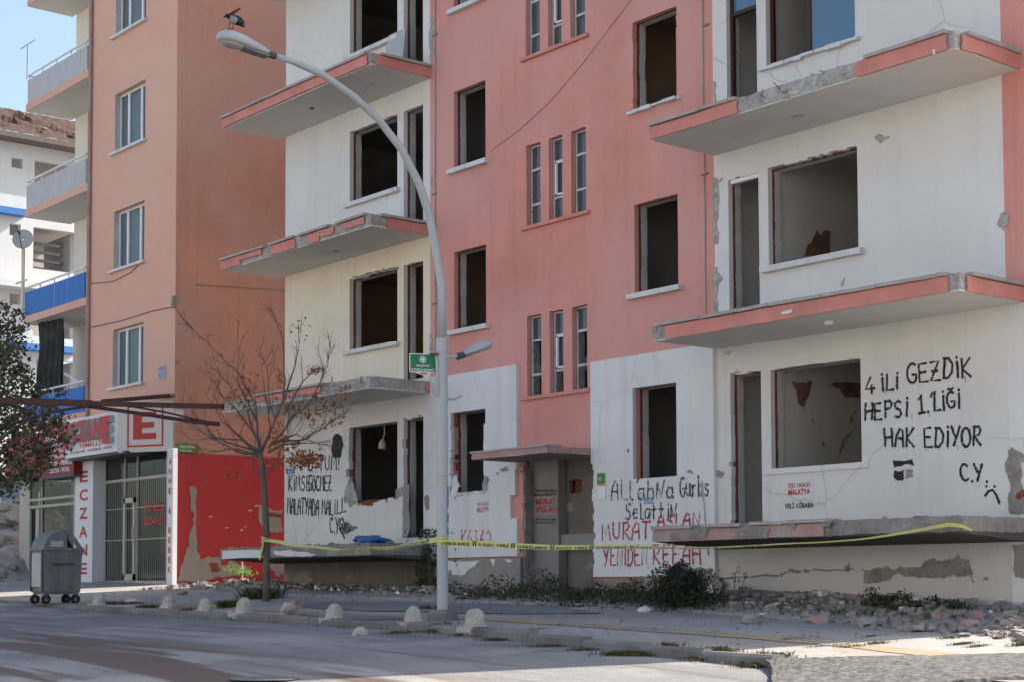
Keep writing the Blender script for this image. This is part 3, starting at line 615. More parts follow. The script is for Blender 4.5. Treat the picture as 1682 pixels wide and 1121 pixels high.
# lower plaster, brick band and white remains
MB().rough(0.0, 2.58, -.055, -.001, -.6, cz-.02, .12, .012, 3).build('plinth', M['render'], B)
MB().rough(4.42, 7.15, -.05, -.001, -.7, bz-.02, .12, .012, 4).build('plinth', M['oldbrick'], B)
for q in ([(735, 922), (788, 922), (780, 932), (770, 938), (764, 946), (744, 946), (736, 940)], [(806, 921), (815, 921), (811, 932)], [(828, 921), (842, 921), (836, 926)]): poly_part('plaster_patch', q, -.064, M['cladding'], .02)
poly_part('plaster_patch', [(1003, 972), (1020, 966), (1050, 966), (1070, 972), (1060, 984), (1030, 984), (1008, 980)], -.066, M['white'], .06, .02)
poly_part('plaster_patch', [(1125, 940), (1150, 933), (1168, 934), (1172, 950), (1130, 952)], -.075, M['concrete_d'], .04, .03)
poly_part('plaster_patch', [(1120, 956), (1180, 950), (1190, 958), (1186, 978), (1150, 976), (1130, 966)], -.07, M['render'], .05, .03)
poly_part('plaster_patch', [(1148, 960), (1172, 962), (1182, 985), (1165, 980)], -.085, M['white'], .05, .03)
# canopy
cp = WX(900, 745, 4.33); cY = cp.y; cz1 = W(973, 737, 0).z; cz0 = W(973, 749, 0).z
cl = W(777, 757, cY)
def cbox(x0, x1, th0, th1, y0): return None
o = MB().rough(cl.x, 4.33, cY, -.001, cz0+.01, cz1-.015, .08, .010, 21); cn = o.build('entrance_canopy', M['concrete_d'], B)
o = MB(); flat(o, [tuple(p) for p in jag([Vector((cl.x, cz0)), Vector((4.34, cz0)), Vector((4.34, cz1-.02)), Vector((cl.x, cz1-.02))], .02, 3)], lambda p, d: (p[0], cY-.02+d, p[1]), .018); o.build('fascia', M['fascia_old'], cn); o = MB()
flat(o, [tuple(p) for p in jag([Vector((cY, cz0)), Vector((-.02, cz0)), Vector((-.02, cz1-.02)), Vector((cY, cz1-.02))], .015, 2)], lambda p, d: (4.352-d, p[0], p[1]), .016); o.build('fascia', M['fascia_old'], cn)
o = MB(); x = cl.x-.03
while x < 4.3: dx = min(random.uniform(.3, .9), 4.36-x); o.box(x, x+dx-.006, cY-.05, cY+.28, cz1-.016, cz1+.014, .006); x += dx
o.build('coping', M['coping'], cn)
MB().box(cl.x+.01, 4.32, cY+.01, -.002, cz0-.004, cz0+.008).build('soffit', M['render'], cn)
# doorway: a plastered pier on the left, a recessed wall on the right
xa, xb = W(868, 850, .22).x, W(917, 850, .22).x
dj = MB().box(xa, xb, .22, .40, -1.2, eT).build('doorway_infill', mat('doorway_render', (.235, .22, .205), .95, .10, 1, .3, 35, .15), B, label='light grey rendered pier with stencilled writing in the doorway')
w1 = W(868, 818, .22).z; w2 = W(868, 850, .22).z
MB().box(xa+.012, xb-.01, .208, .219, w2, w1).build('painted_panel', M['render'], dj)
h = (W(935, 800, .42).x, W(955, 800, .42).x, W(945, 811, .42).z, W(945, 789, .42).z)
MB().panel(xb-.05, 4.72, -1.2, 2.1, .42, .50, [h]+notch(h, 'r', .05, .7, .04)).build('doorway_infill', M['render_d'], B, label='dark grey rendered infill wall with a small hole in the doorway')
MB().box(h[0]-.1, h[1]+.15, .56, .62, h[2]-.1, h[3]+.1).build('brick_core', M['brick'], B)
MB().box(2.4, 2.6, .10, .60, -1.2, 1.98).build('door_jamb', M['concrete_d'], B); MB().box(4.40, 4.72, .285, .60, -1.2, 2.0).build('door_jamb', M['render'], B)
MB().rough(2.50, 2.63, .02, .21, -1.0, 1.95, .07, .03, 31).build('broken_jamb', M['concrete_d'], B)
MB().box(2.5, 4.5, .03, .7, eT+.002, eT+.2).build('lintel', M['render'], B)
poly_part('plaster_patch', [(918, 828), (940, 828), (942, 841), (918, 841)], .42, M['render'], .01, .004); poly_part('plaster_patch', [(918, 867), (928, 869), (934, 875), (928, 879), (919, 880)], .42, M['brick'], .02)
# ------------------------------------------------------------------ missing plaster on the facade
LOSS = [
 # strip between the pink and the white wall, third storey
 ([(1173, 292), (1186, 291), (1188, 296), (1179, 300), (1180, 340), (1177, 372), (1181, 380), (1180, 400), (1174, 402), (1172, 360)], 'concrete'),
 ([(1172, 440), (1178, 437), (1181, 448), (1187, 452), (1184, 462), (1180, 465), (1179, 512), (1174, 514), (1174, 470), (1170, 458)], 'concrete'),
 ([(1172, 133), (1176, 136), (1174, 150), (1178, 170), (1172, 172)], 'concrete'),
 ([(707, 27), (712, 30), (711, 60), (713, 85), (706, 95), (705, 60)], 'concrete'),
 ([(709, 287), (712, 288), (711, 305), (708, 303)], 'concrete'), ([(707, 548), (710, 550), (709, 576), (706, 578)], 'concrete'),
 ([(1437, 223), (1446, 220), (1462, 224), (1452, 230), (1446, 235), (1440, 229)], 'concrete'),
 ([(1648, 348), (1654, 352), (1657, 364), (1650, 378), (1641, 374), (1640, 362)], 'concrete'),
 ([(1188, 578), (1204, 576), (1200, 583), (1190, 582)], 'sand'), ([(1206, 612), (1214, 610), (1216, 614), (1207, 617)], 'sand'), ([(1228, 611), (1240, 609), (1238, 614), (1230, 614)], 'sand'),
 ([(1142, 620), (1147, 616), (1145, 626), (1141, 632)], 'render'), ([(1384, 460), (1388, 455), (1387, 468), (1382, 470)], 'concrete'),
 ([(1168, 782), (1175, 776), (1190, 778), (1186, 786), (1178, 784), (1174, 806), (1166, 808), (1166, 796)], 'render'),
 # broken pier at the right end of the right ground-floor flat
 ([(1656, 742), (1664, 736), (1672, 742), (1682, 750), (1700, 752), (1698, 762), (1676, 760), (1676, 790), (1680, 810), (1684, 846), (1660, 846), (1656, 820), (1658, 790), (1652, 770)], 'concrete_d'),
 ([(1671, 812), (1690, 806), (1690, 822), (1673, 822)], 'brick'),
 # left ground-floor flat
 ([(566, 828), (567, 812), (571, 798), (580, 792), (586, 812), (587, 826), (574, 832)], 'concrete'),
 ([(650, 806), (660, 800), (660, 816), (650, 820)], 'concrete'), ([(661, 800), (673, 796), (674, 870), (668, 884), (661, 884)], 'render'),
 ([(697, 822), (702, 814), (708, 818), (706, 834), (700, 838)], 'render'),
 ([(578, 455), (600, 450), (640, 442), (655, 438), (655, 441), (620, 449), (600, 456)], 'render'),
 # basement
 ([(1419, 938), (1450, 934), (1462, 935), (1478, 931), (1512, 934), (1524, 922), (1545, 922), (1560, 918), (1570, 916), (1574, 911), (1582, 918), (1591, 920), (1598, 940), (1590, 946), (1570, 947), (1552, 952), (1520, 950), (1500, 948), (1475, 942), (1462, 954), (1440, 959), (1420, 958)], 'concrete_d'),
 ([(1389, 930), (1395, 926), (1400, 936), (1394, 940), (1388, 936)], 'concrete_d'),
 ([(1280, 944), (1290, 940), (1302, 936), (1316, 940), (1330, 938), (1330, 941), (1312, 943), (1298, 940), (1284, 949)], 'concrete_d'),
 ([(1190, 950), (1240, 947), (1280, 946), (1280, 948), (1240, 950), (1190, 952)], 'concrete_d'), ([(1330, 938), (1372, 936), (1392, 936), (1420, 936), (1420, 939), (1392, 939), (1372, 938)], 'concrete_d'),
 ([(1615, 950), (1622, 948), (1624, 954), (1617, 953)], 'concrete_d'), ([(1663, 895), (1684, 894), (1684, 950), (1670, 950), (1666, 930)], 'render'),
 ([(1598, 946), (1601, 958), (1599, 958), (1595, 947)], 'concrete_d'),
]
for q, m in LOSS:
    Y = 0.0
    poly_part('plaster_loss', q, Y-.001 if q[0][0] < 1640 or q[0][0] > 1700 else -.002, M[m], .035, .008, 2)
for q, m in (([(1128, 776), (1134, 772), (1138, 780)], 'render'), ([(1030, 740), (1034, 738), (1034, 744), (1031, 744)], 'render'), ([(822, 772), (833, 768), (834, 775), (824, 776)], 'render'), ([(815, 779), (820, 777), (819, 781)], 'render')): poly_part('plaster_loss', q, -.072, M[m], .02)
# jagged edges round the broken ground-floor windows
for q, m in (([(744, 790), (752, 782), (757, 800), (752, 818), (742, 818)], 'cladding'), ([(797, 786), (804, 788), (800, 800), (800, 808), (795, 808)], 'concrete')): poly_part('plaster_loss', q, -.073, M[m], .05, .02)
# cables and pipes running down the facade
def pipe(x, z0, z1, r=.012, y=-.02, m='coping', x1=None):
    n = 12; MB().tube([(x+((x1 or x)-x)*i/n+random.uniform(-.006, .006), y, z0+(z1-z0)*i/n) for i in range(n+1)], r, 5).build('cable', M[m], B)
pipe(W(716, 300).x, 4.2, TOP-.2); pipe(W(1158, 300).x, 3.65, zk(5)-.3, .010); pipe(W(1163, 860, -.08).x, .4, 1.5, .012, -.085, 'reveal', W(1158, 700).x)
for x, y in ((1160, 41), (1159, 285), (715, 57), (714, 318), (714, 498)): c = W(x, y); MB().box(c.x-.07, c.x+.07, -.03, -.003, c.z-.012, c.z+.012, .006).build('bracket', M['concrete_d'], B)
a = [W(x, y, -.012) for x, y in ((1036, 0), (1005, 40), (960, 100), (900, 170), (850, 215), (805, 248))]
MB().tube(a, .005, 5).build('cable', M['stainline'], B)  # not a cable: a faint stain line drawn as a thin tube
# wire hanging in the dark window
a = [W(x, y, .35) for x, y in ((631, 697), (632, 712), (629, 724))]; o = MB(); o.tube(a, .012, 6); c = W(628, 732, .35); o.tube([c+Vector((0, 0, .10)), c+Vector((0, 0, .02)), c-Vector((0, 0, .08))], [.03, .07, .075], 8); o.build('hanging_wire', M['reveal'], B)
# ------------------------------------------------------------------ writing sprayed on the walls
def arc(cx, cy, rx, ry, a0, a1, n=9): return [(cx+rx*math.cos(R(a0+(a1-a0)*i/n)), cy+ry*math.sin(R(a0+(a1-a0)*i/n))) for i in range(n+1)]
FT = {
'A': [[(0, 0), (.08, .6), (.28, 1), (.45, .9), (.5, 0)], [(.06, .45), (.5, .45)]], 'a': [[(.45, .55), (.2, .6), (.05, .35), (.12, .05), (.35, .05), (.47, .3)], [(.47, .6), (.47, 0)]],
'B': [[(.05, 0), (.05, 1)], [(.05, 1), (.4, .9), (.38, .6), (.05, .52), (.48, .35), (.42, .05), (.05, 0)]], 'b': [[(.05, 1), (.05, 0)], [(.05, .5), (.3, .6), (.45, .3), (.3, 0), (.05, .05)]],
'C': [arc(.32, .5, .3, .5, 50, 310)], 'D': [[(.08, 1), (.06, 0)], [(0, 1), (.3, .98), (.52, .65), (.48, .25), (.28, 0), (.02, .02)]],
'E': [[(.48, 1), (.06, .97), (.05, 0), (.52, 0)], [(.06, .52), (.42, .52)]], 'e': [[(.05, .32), (.45, .36), (.38, .6), (.15, .58), (.05, .3), (.15, .03), (.45, .08)]],
'F': [[(.5, 1), (.05, .97), (.05, 0)], [(.05, .52), (.42, .52)]], 'G': [arc(.32, .5, .3, .5, 55, 300)+[(.52, .2), (.52, .42), (.3, .42)]], 'H': [[(.05, 1), (.05, 0)], [(.5, 1), (.5, 0)], [(.05, .5), (.5, .52)]],
'h': [[(.05, 1), (.05, 0)], [(.05, .4), (.25, .6), (.42, .5), (.45, 0)]], 'I': [[(.15, 1), (.15, 0)]], 'İ': [[(.15, .82), (.15, 0)], [(.14, 1.0), (.16, 1.06)]], 'i': [[(.12, .6), (.12, 0)], [(.11, .84), (.13, .9)]],
'K': [[(.05, 1), (.05, 0)], [(.48, 1), (.07, .45), (.5, 0)]], 'L': [[(.05, 1), (.05, 0), (.48, .02)]], 'l': [[(.1, 1), (.1, .05), (.3, 0)]], 'M': [[(.02, 0), (.08, 1), (.3, .35), (.5, 1), (.58, 0)]],
'N': [[(.05, 0), (.05, 1), (.48, 0), (.5, 1)]], 'n': [[(.02, 0), (.02, .85)], [(.02, .85), (.3, .1), (.5, .95)]], 'O': [arc(.28, .5, .26, .5, 90, 450, 14)], 'Ö': [arc(.28, .42, .26, .42, 90, 450, 14), [(.14, 1), (.16, 1.04)], [(.4, 1), (.42, 1.04)]],
'P': [[(.08, 1), (.08, 0)], [(.0, .97), (.35, 1), (.5, .8), (.4, .55), (.08, .5)]], 'R': [[(.08, 1), (.06, 0)], [(.0, .97), (.35, 1), (.45, .78), (.35, .55), (.08, .5), (.5, 0)]], 'r': [[(.05, .6), (.05, 0)], [(.05, .4), (.2, .6), (.4, .58)]],
'S': [[(.48, .9), (.3, 1), (.08, .85), (.12, .6), (.4, .45), (.46, .2), (.3, 0), (.02, .1)]], 's': [[(.4, .55), (.15, .6), (.1, .4), (.38, .22), (.3, .0), (.02, .06)]],
'T': [[(.0, 1), (.55, 1)], [(.27, 1), (.25, 0)]], 't': [[(.2, .95), (.18, 0)], [(.0, .55), (.4, .57)]], 'U': [[(.05, 1), (.06, .2), (.25, 0), (.45, .15), (.5, 1)]], 'u': [[(.05, .6), (.06, .15), (.22, 0), (.42, .15), (.45, .6)], [(.45, .6), (.47, 0)]],
'W': [[(.0, 1), (.12, .05), (.28, .9), (.42, .05), (.58, 1)]], 'Y': [[(.0, 1), (.25, .5)], [(.52, 1), (.18, 0)]], 'Z': [[(.02, .95), (.48, 1), (.02, .02), (.52, .0)], [(.1, .5), (.4, .5)]],
'z': [[(.02, .58), (.4, .6), (.02, .02), (.42, .0)]], 'Ğ': [arc(.32, .45, .3, .42, 55, 300)+[(.52, .15), (.52, .36), (.3, .36)], [(.14, 1.05), (.3, .98), (.46, 1.05)]],
'1': [[(.08, .75), (.28, 1), (.28, 0)], [(.05, 0), (.5, .02)]], '4': [[(.3, 1), (.02, .3), (.55, .3)], [(.38, .5), (.38, 0)]], '3': [[(.05, 1), (.42, .95), (.15, .6), (.45, .3), (.3, 0), (.0, .05)]], '6': [[(.4, 1), (.08, .4), (.2, 0), (.42, .15), (.35, .4), (.1, .3)]],
'2': [[(.05, .8), (.25, 1), (.45, .75), (.35, .2), (.5, .1)]], '!': [[(.12, 1), (.1, .3)], [(.1, .06), (.1, 0)]], '.': [[(.1, .05), (.12, 0)]], "'": [[(.2, 1), (.1, .8)]], '´': [[(.25, 1.1), (.1, .9)]],
}
def ribbon(mb, pts, wd, f, n=[0]):
    pts = [Vector(p) for p in pts]; L = []
    if len(pts) == 2:
        a, b = pts; pts = [a, a.lerp(b, .33)+Vector((random.uniform(-1, 1), random.uniform(-1, 1)))*wd*.15, a.lerp(b, .66)+Vector((random.uniform(-1, 1), random.uniform(-1, 1)))*wd*.15, b]
    m = len(pts); n[0] = (n[0]+1) % 9; dp = .0006+n[0]*.00025
    for i, p in enumerate(pts):
        d = (pts[min(i+1, m-1)]-pts[max(i-1, 0)]); d = d.normalized() if d.length > 1e-9 else Vector((1, 0)); q = Vector((-d.y, d.x))*wd/2*random.uniform(.85, 1.15)
        if i == 0: L.append((p-d*wd*.3+q*.6, p-d*wd*.3-q*.6))
        L.append((p+q, p-q))
        if i == m-1: L.append((p+d*wd*.3+q*.6, p+d*wd*.3-q*.6))
    mb.add([f(x, dp) for a in L for x in a], [(2*i, 2*i+1, 2*i+3, 2*i+2) for i in range(len(L)-1)])
def spray(mb, s, a, b, hpx, Y, wd=.032, jit=.04, adv=None):
    """hand-sprayed line of writing; a, b: where its base line starts and ends on the wall"""
    A, Bq = W(*a, Y), W(*b, Y); Hm = (W(a[0], a[1]-hpx, Y)-A).length; u = Vector((Bq.x-A.x, Bq.z-A.z)); v = Vector((0, 1))
    wds = {'I': .34, 'İ': .34, 'i': .3, 'l': .38, 'L': .55, '.': .25, "'": .25, '´': .2, '!': .3, ' ': .55, 'M': .74, 'W': .74, '1': .58}
    tot = sum(wds.get(c, .66) for c in s)-.1; x = 0
    for c in s:
        cw = wds.get(c, .66); dy = random.uniform(-jit, jit); sc = 1+random.uniform(-jit, jit); sk = random.uniform(-.06, .06)
        for st in FT.get(c, []):
            ribbon(mb, [(A.x+u.x*(x+px_+sk*py_)/tot, A.z+u.y*(x+px_)/tot+Hm*(py_*sc+dy)) for px_, py_ in st], wd, lambda p, d: (p[0], Y-.001-d, p[1]))
        x += cw
        if random.random() < .25:            # a drip of paint
            q = random.uniform(.1, .5); h0 = random.uniform(.06, .3)
            ribbon(mb, [(A.x+u.x*(x-cw+q)/tot, A.z+u.y*(x-cw+q)/tot+Hm*.05), (A.x+u.x*(x-cw+q)/tot, A.z+u.y*(x-cw+q)/tot-Hm*h0)], wd*.22, lambda p, d: (p[0], Y-.001-d, p[1]))
def graffiti(lines, Y, m, label, wd=.032, extra=()):
    mb = MB()
    mist = M['redmist'] if m == M['redspray'] else M['mist']
    for l in lines:
        w0 = l[4] if len(l) > 4 else wd; st = random.getstate(); mb = MB(); spray(mb, *l[:4], Y, w0); o = mb.build('graffiti', m, B, label=label)
        random.setstate(st); mb = MB(); spray(mb, *l[:4], Y+.0008, w0*1.6); mb.build('overspray', mist, o)
    mb = MB()
    for st in extra: ribbon(mb, [(q.x, q.z) for q in (W(x, y, Y) for x, y in st)], wd, lambda p, d: (p[0], Y-.001-d, p[1]))
    if mb.v: mb.build('graffiti', m, B)
graffiti([("4", (1421, 648), (1437, 646), 26), ("İLİ", (1447, 643), (1476, 640), 26), ("GEZDİK", (1490, 630), (1597, 619), 31), ("HEPSİ", (1420, 692), (1492, 684), 27), ("1.'LİĞİ", (1508, 680), (1578, 671), 30), ("HAK", (1453, 734), (1503, 735), 30), ("EDİYOR", (1518, 735), (1613, 734), 31), ("C.Y.", (1578, 790), (1622, 793), 28)], 0, M['black'], 'black sprayed capitals beside the right ground-floor window', .034,
    [[(1620, 799), (1621, 800)], [(1633, 800), (1634, 801)], [(1618, 816), (1624, 808), (1631, 806), (1637, 815), (1642, 828)]])
graffiti([("KİMSE", (474, 807), (510, 806), 24, .036), ("GÖCMEZ", (507, 807), (545, 806), 24, .036), ("MALATYADA", (472, 845), (524, 847), 26, .036), ("MAL", (529, 845), (547, 848), 24, .036), ("İLL", (548, 846), (568, 842), 22, .034), ("C.Y", (542, 875), (557, 877), 24, .036), ("O TUM!", (506, 776), (558, 772), 24, .036)], 0, M['black'], 'black sprayed writing on the wall behind the bare tree', .05,
    [[(566, 862), (563, 852), (559, 856), (558, 868), (564, 870), (567, 864)], [(558, 870), (564, 880), (566, 886)]])
graffiti([("Al.l´ahna", (1004, 822), (1108, 820), 30, .030), ("Gurbs", (1117, 818), (1166, 815), 32, .032), ("Selattin", (1027, 854), (1112, 853), 26, .030)], -.07, M['blacks'], 'grey-black sprayed writing right of the entrance', .03)
graffiti([("MURAT", (989, 888), (1068, 886), 27, .032), ("ASLAN", (1080, 868), (1150, 864), 20, .032), ("YENİDEN", (991, 931), (1064, 928), 30, .030), ("REFAH", (1072, 928), (1152, 928), 32, .032)], -.07, M['redspray'], 'red sprayed capitals at the foot of the white panel right of the entrance', .03)
graffiti([("K4362", (758, 896), (808, 896), 24, .028)], -.07, M['redspray'], 'red sprayed number on the white panel left of the entrance', .026)
def smudge(px, Y, m, label=None): return poly_part('paint_smudge', px, Y-.002, M[m], .03, .002, 3, label)
smudge([(546, 722), (553, 714), (562, 718), (564, 735), (560, 752), (548, 752), (544, 738)], 0, 'blacksolid', 'black sprayed blot left of the ground-floor window')
smudge([(1467, 756), (1500, 754), (1502, 766), (1469, 769)], 0, 'blacksolid'); smudge([(1470, 774), (1488, 772), (1486, 788), (1471, 789)], 0, 'blacksolid'); smudge([(1488, 774), (1500, 773), (1499, 785), (1487, 786)], 0, 'render')
smudge([(588, 868), (570, 858), (560, 862), (562, 876), (570, 878)], 0, 'blacks')
def stencil(s, px, m, Y, bold=.03, name='stencil', label=None):      # px: bottom-left, bottom-right, top-left
    a, b, c = (W(*q, Y) for q in px); mb = MB()
    lines = s.split('\n'); n = len(lines)
    for i, t in enumerate(lines):
        p0 = a+(c-a)*((n-1-i)/n); text_on(mb, t, p0+Vector((0, -.003, 0)), b-a, (c-a)*(.86/n), bold)
    return mb.build(name, m, B, label=label)
stencil('İŞİ GÜCÜ\nMALATYA', [(1295, 815), (1331, 813), (1295, 793)], M['redspray'], 0, .035, label='small red stencilled words under the right ground-floor window')
stencil('VELİ AĞBABA', [(1289, 837), (1337, 835), (1289, 824)], M['black'], 0, .03, label='small black stencilled name under the red stencil')
stencil('İŞİ GÜCÜ\nMALATYA', [(784, 843), (803, 841), (784, 825)], M['redspray'], -.07, .03, label='small red stencilled words left of the entrance')
stencil('MURAT\nARSLAN', [(880, 843), (914, 842), (880, 819)], M['redspray'], .206, .03, label='red stencilled name in the doorway')
stencil('YENİDEN\nREFAH PARTİSİ', [(878, 816), (914, 816), (878, 803)], M['black'], .218, .03); stencil('BÜYÜK ŞEHİR\nBELEDİYE BŞK', [(880, 862), (914, 862), (880, 852)], M['black'], .218, .03)
stencil('ince', [(1058, 830), (1073, 829), (1058, 812)], M['plastic'], -.0705, .02)
c = W(1049, 820, -.0705); text_on(o := MB(), 'ç', (c.x, -.0735, c.z-.05), (.07, 0, 0), (0, 0, .13)); o.build('stencil', M['plastic'], B)
def plate(name, label, cat, px0, px1, Y, m, lines=(), th=.012, lm='white_p', group=None, frame=None):
    a, b = W(*px0, Y), W(*px1, Y); x0, x1, z1, z0 = a.x, b.x, a.z, b.z          # top-left and bottom-right corner
    t = thing(name, label, cat, ((x0+x1)/2, Y, z0), group); MB().box(x0, x1, Y-th, Y, z0, z1).build('plate', M[m], t)
    for s, u0, v0, u1, v1 in lines: o = MB(); text_on(o, s, (x0+(x1-x0)*u0, Y-th-.003, z0+(z1-z0)*v0), ((x1-x0)*(u1-u0), 0, 0), (0, 0, (z1-z0)*(v1-v0)), .02); o.build('lettering', M[lm], t)
    return t, (x0, x1, z0, z1)
t, q = plate('notice_board', 'narrow white notice with a green heading fixed right of the entrance', 'notice', (982, 779), (995, 820), -.073, 'white_p')
MB().box(q[0], q[1], -.09, -.086, q[3]-.17, q[3]).build('heading', M['green2'], t); MB().box(q[0], q[1], -.089, -.086, q[3]-.20, q[3]-.172).build('rule', M['fascia'], t); o = MB(); text_on(o, 'NO', (q[0]+.04, -.0925, q[3]-.12), (.06, 0, 0), (0, 0, .06)); o.build('lettering', M['white_p'], t)
plate('number_plate', 'tiny blue address plate on the white wall behind the bare tree', 'address plate', (471, 773), (484, 779), -.002, 'plastic', [('12', .3, .2, .7, .8)])
# ------------------------------------------------------------------ the salmon block with the pharmacy on its corner
A = thing('apartment_building', 'salmon and terracotta block of flats with a pharmacy on its ground floor', 'building', (-14.4, 0, .1))
XC, XL, XE = -9.74, -14.3, -18.1
hs = []
for k in range(0, 6): hs.append((-12.94, -11.32, zk(k)+1.35+2.9-.03, zk(k)+2.78+2.9-.01))
MB().panel(XL, XC-.012, zk(1)+.55, zk(7), 0, .25, hs).build('wall', M['orange'], A)
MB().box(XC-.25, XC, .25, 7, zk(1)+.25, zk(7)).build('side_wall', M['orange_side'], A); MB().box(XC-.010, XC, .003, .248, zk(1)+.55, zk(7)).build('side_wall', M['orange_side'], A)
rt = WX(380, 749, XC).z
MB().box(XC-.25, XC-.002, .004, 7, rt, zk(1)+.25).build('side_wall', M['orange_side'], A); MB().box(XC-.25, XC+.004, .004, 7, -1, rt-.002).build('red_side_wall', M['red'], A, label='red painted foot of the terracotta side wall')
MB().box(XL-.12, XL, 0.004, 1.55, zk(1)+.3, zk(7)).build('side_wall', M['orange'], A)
MB().box(XE, XL-.12, 1.30, 1.55, -.5, zk(7)).build('recessed_wall', M['ivory'], A)
MB().box(XE, XE+.25, 1.55, 7, -.5, zk(7)).build('side_wall', M['cream'], A); MB().box(XE, -7.55, 7, 15, -1, zk(7)).build('sun_blocking_wing', M['orange'], A); MB().box(XE, XC, 0, 7, zk(7), zk(7)+.2).build('roof', M['slab'], A)  # unseen rear wing added to keep the sun off the side wall
def pvc_window(h, curtain):
    a, b, z0, z1 = h; f = MB(); y0, y1 = .14, .20; t = .055
    f.box(a, a+t, y0, y1, z0, z1); f.box(b-t, b, y0, y1, z0, z1); f.box(a+t, b-t, y0, y1, z0, z0+t); f.box(a+t, b-t, y0, y1, z1-t, z1)
    for q in (.30, .72): x = a+(b-a)*q; f.box(x-.045, x+.045, y0-.008, y1, z0+t, z1-t)
    o = f.build('window', M['pvc'], A); xs = [a+t, a+(b-a)*.30-.045, a+(b-a)*.30+.045, a+(b-a)*.72-.045, a+(b-a)*.72+.045, b-t]
    for i in (0, 2, 4): MB().box(xs[i], xs[i+1], .165, .172, z0+t, z1-t).build('pane', M['glass_c'], o)
    MB().box(a+.001, a+.008, .003, .139, z0+.004, z1-.002).build('reveal_lining', M['reveal'], o)
    c = MB(); n = 40; c.add([(a+(b-a)*i/n, .205+.012*math.sin(i*1.3), z) for z in (z0, z1) for i in range(n+1)], [(i, i+1, n+2+i, n+1+i) for i in range(n)]); c.build('curtain', M['netcurtain'], o)
    MB().box(a-.12, b+.10, -.10, .13, z0-.06, z0+.003).build('window_sill', M['marble'], A)
for i, h in enumerate(hs): pvc_window(h, i in (1, 0, 4))
x = W(150, 300).x; MB().tube([(x, -.06, zk(0)+2.3), (x, -.06, zk(7))], .05, 8).build('downpipe', M['fascia_old'], A)
# balconies in the recess
def rail_panel(x0, x1, y, z0, z1, end, p=.085):
    o = MB(); n = int((x1-x0)/p)*2
    vs = [(x0+(x1-x0)*i/n, y+(.018 if (i//2) % 2 else -.018), z) for z in (z0, z1) for i in range(n+1)]; o.add(vs, [(i, i+1, n+2+i, n+1+i) for i in range(n)])
    m = 12; vs = [(end+(.012 if (i//2) % 2 else -.012), y+(1.25-y)*i/m, z) for z in (z0, z1) for i in range(m+1)]; o.add(vs, [(i, i+1, m+2+i, m+1+i) for i in range(m)]); return o
for k in range(1, 6):
    z = WX(39, 184, XE-.15).z + (k-4)*2.9 if False else W(39, 185.5).z+(k-4)*2.9 + .0
    s = MB().box(XE-.2, XL-.13, 0.0, 1.29, z+.012, z+.17).build('balcony_slab', M['white'], A)
    MB().box(XE-.2, XL-.13, .004, 1.29, z, z+.010).build('soffit', M['soffit'], s)
    MB().box(XE-.2, XL-.13, -.022, -.001, z-.004, z+.19).build('fascia', M['orange'], s); MB().box(XE-.222, XE-.201, -.02, 1.29, z-.004, z+.19).build('fascia', M['orange'], s)
    m = {3: 'greypanel', 4: 'greypanel', 5: 'greypanel', 2: 'blue', 1: 'blue'}[k]
    r = rail_panel(XE-.17, XL-.30, .02, z+.19, z+.19+.66, XL-.30).build('railing', M[m], A, label='blue corrugated balcony railing' if m == 'blue' else 'pale grey corrugated balcony railing')
    t = MB(); t.tube([(XE-.17, .02, z+.97), (XL-.28, .02, z+.97), (XL-.28, 1.28, z+.97)], .028, 6); t.tube([(XE-.17, .02, z+.97), (XE-.17, 1.28, z+.97)], .028, 6)
    for i in range(5): x = XE-.17+(XL-.13-XE)*i/4*.97; t.tube([(x, .045, z+.17), (x, .045, z+.97)], .016, 5)
    t.build('handrail', M['pvc'], r)
    MB().box(-17.2, -16.3, 1.27, 1.30, z+.2, z+2.2).build('balcony_door', M['pvc'], A)
    c = W(130, 171, .6); MB().tube([(-15.3, .65, z-.002), (-15.3, .65, z-.03)], .09, 10).build('ceiling_lamp', M['coping'], A)
# fallen plaster and cracks on the red and terracotta side wall
def side_part(name, px, m, amp=.04, th=.012):
    pts = jag([Vector((q.y, q.z)) for q in (WX(x, y, XC) for x, y in px)], amp, 2); o = MB(); flat(o, [tuple(p) for p in pts], lambda p, d: (XC+.006+th-d, p[0], p[1]), th); return o.build(name, M[m], A)
side_part('plaster_loss', [(310, 803), (320, 800), (321, 830), (322, 870), (323, 905), (330, 920), (342, 914), (356, 916), (378, 914), (380, 926), (402, 932), (412, 930), (410, 944), (396, 944), (380, 948), (352, 950), (340, 956), (292, 957), (296, 935), (304, 912), (310, 900), (314, 870), (318, 850), (313, 840)], 'render', .045)
side_part('plaster_loss', [(424, 830), (436, 829), (442, 836), (463, 838), (465, 873), (440, 874), (432, 865), (424, 852)], 'render', .06); side_part('plaster_loss', [(440, 842), (462, 845), (463, 853), (440, 851)], 'brick', .03, .02)
side_part('plaster_loss', [(440, 925), (470, 926), (472, 945), (452, 948), (446, 938)], 'render', .06); side_part('plaster_loss', [(342, 928), (358, 926), (362, 938), (346, 940)], 'brick', .04, .02)
side_part('plaster_loss', [(360, 918), (372, 916), (374, 928), (364, 930)], 'red', .05, .02)
for x, y in ((345, 850), (410, 840), (420, 833), (396, 872), (402, 867), (372, 868)): side_part('plaster_chip', [(x-3, y), (x+3, y-2), (x+2, y+1)], 'reveal', .01)
a = [WX(x, y, XC+.02) for x, y in ((322, 466), (380, 470), (440, 474), (476, 478))]; MB().tube(a, .008, 5).build('cable', M['concrete_d'], A)
a = [W(x, y, -.02) for x, y in ((150, 537), (200, 526), (250, 510), (285, 503))]; MB().tube(a, .009, 5).build('cable', M['steel_d'], A)
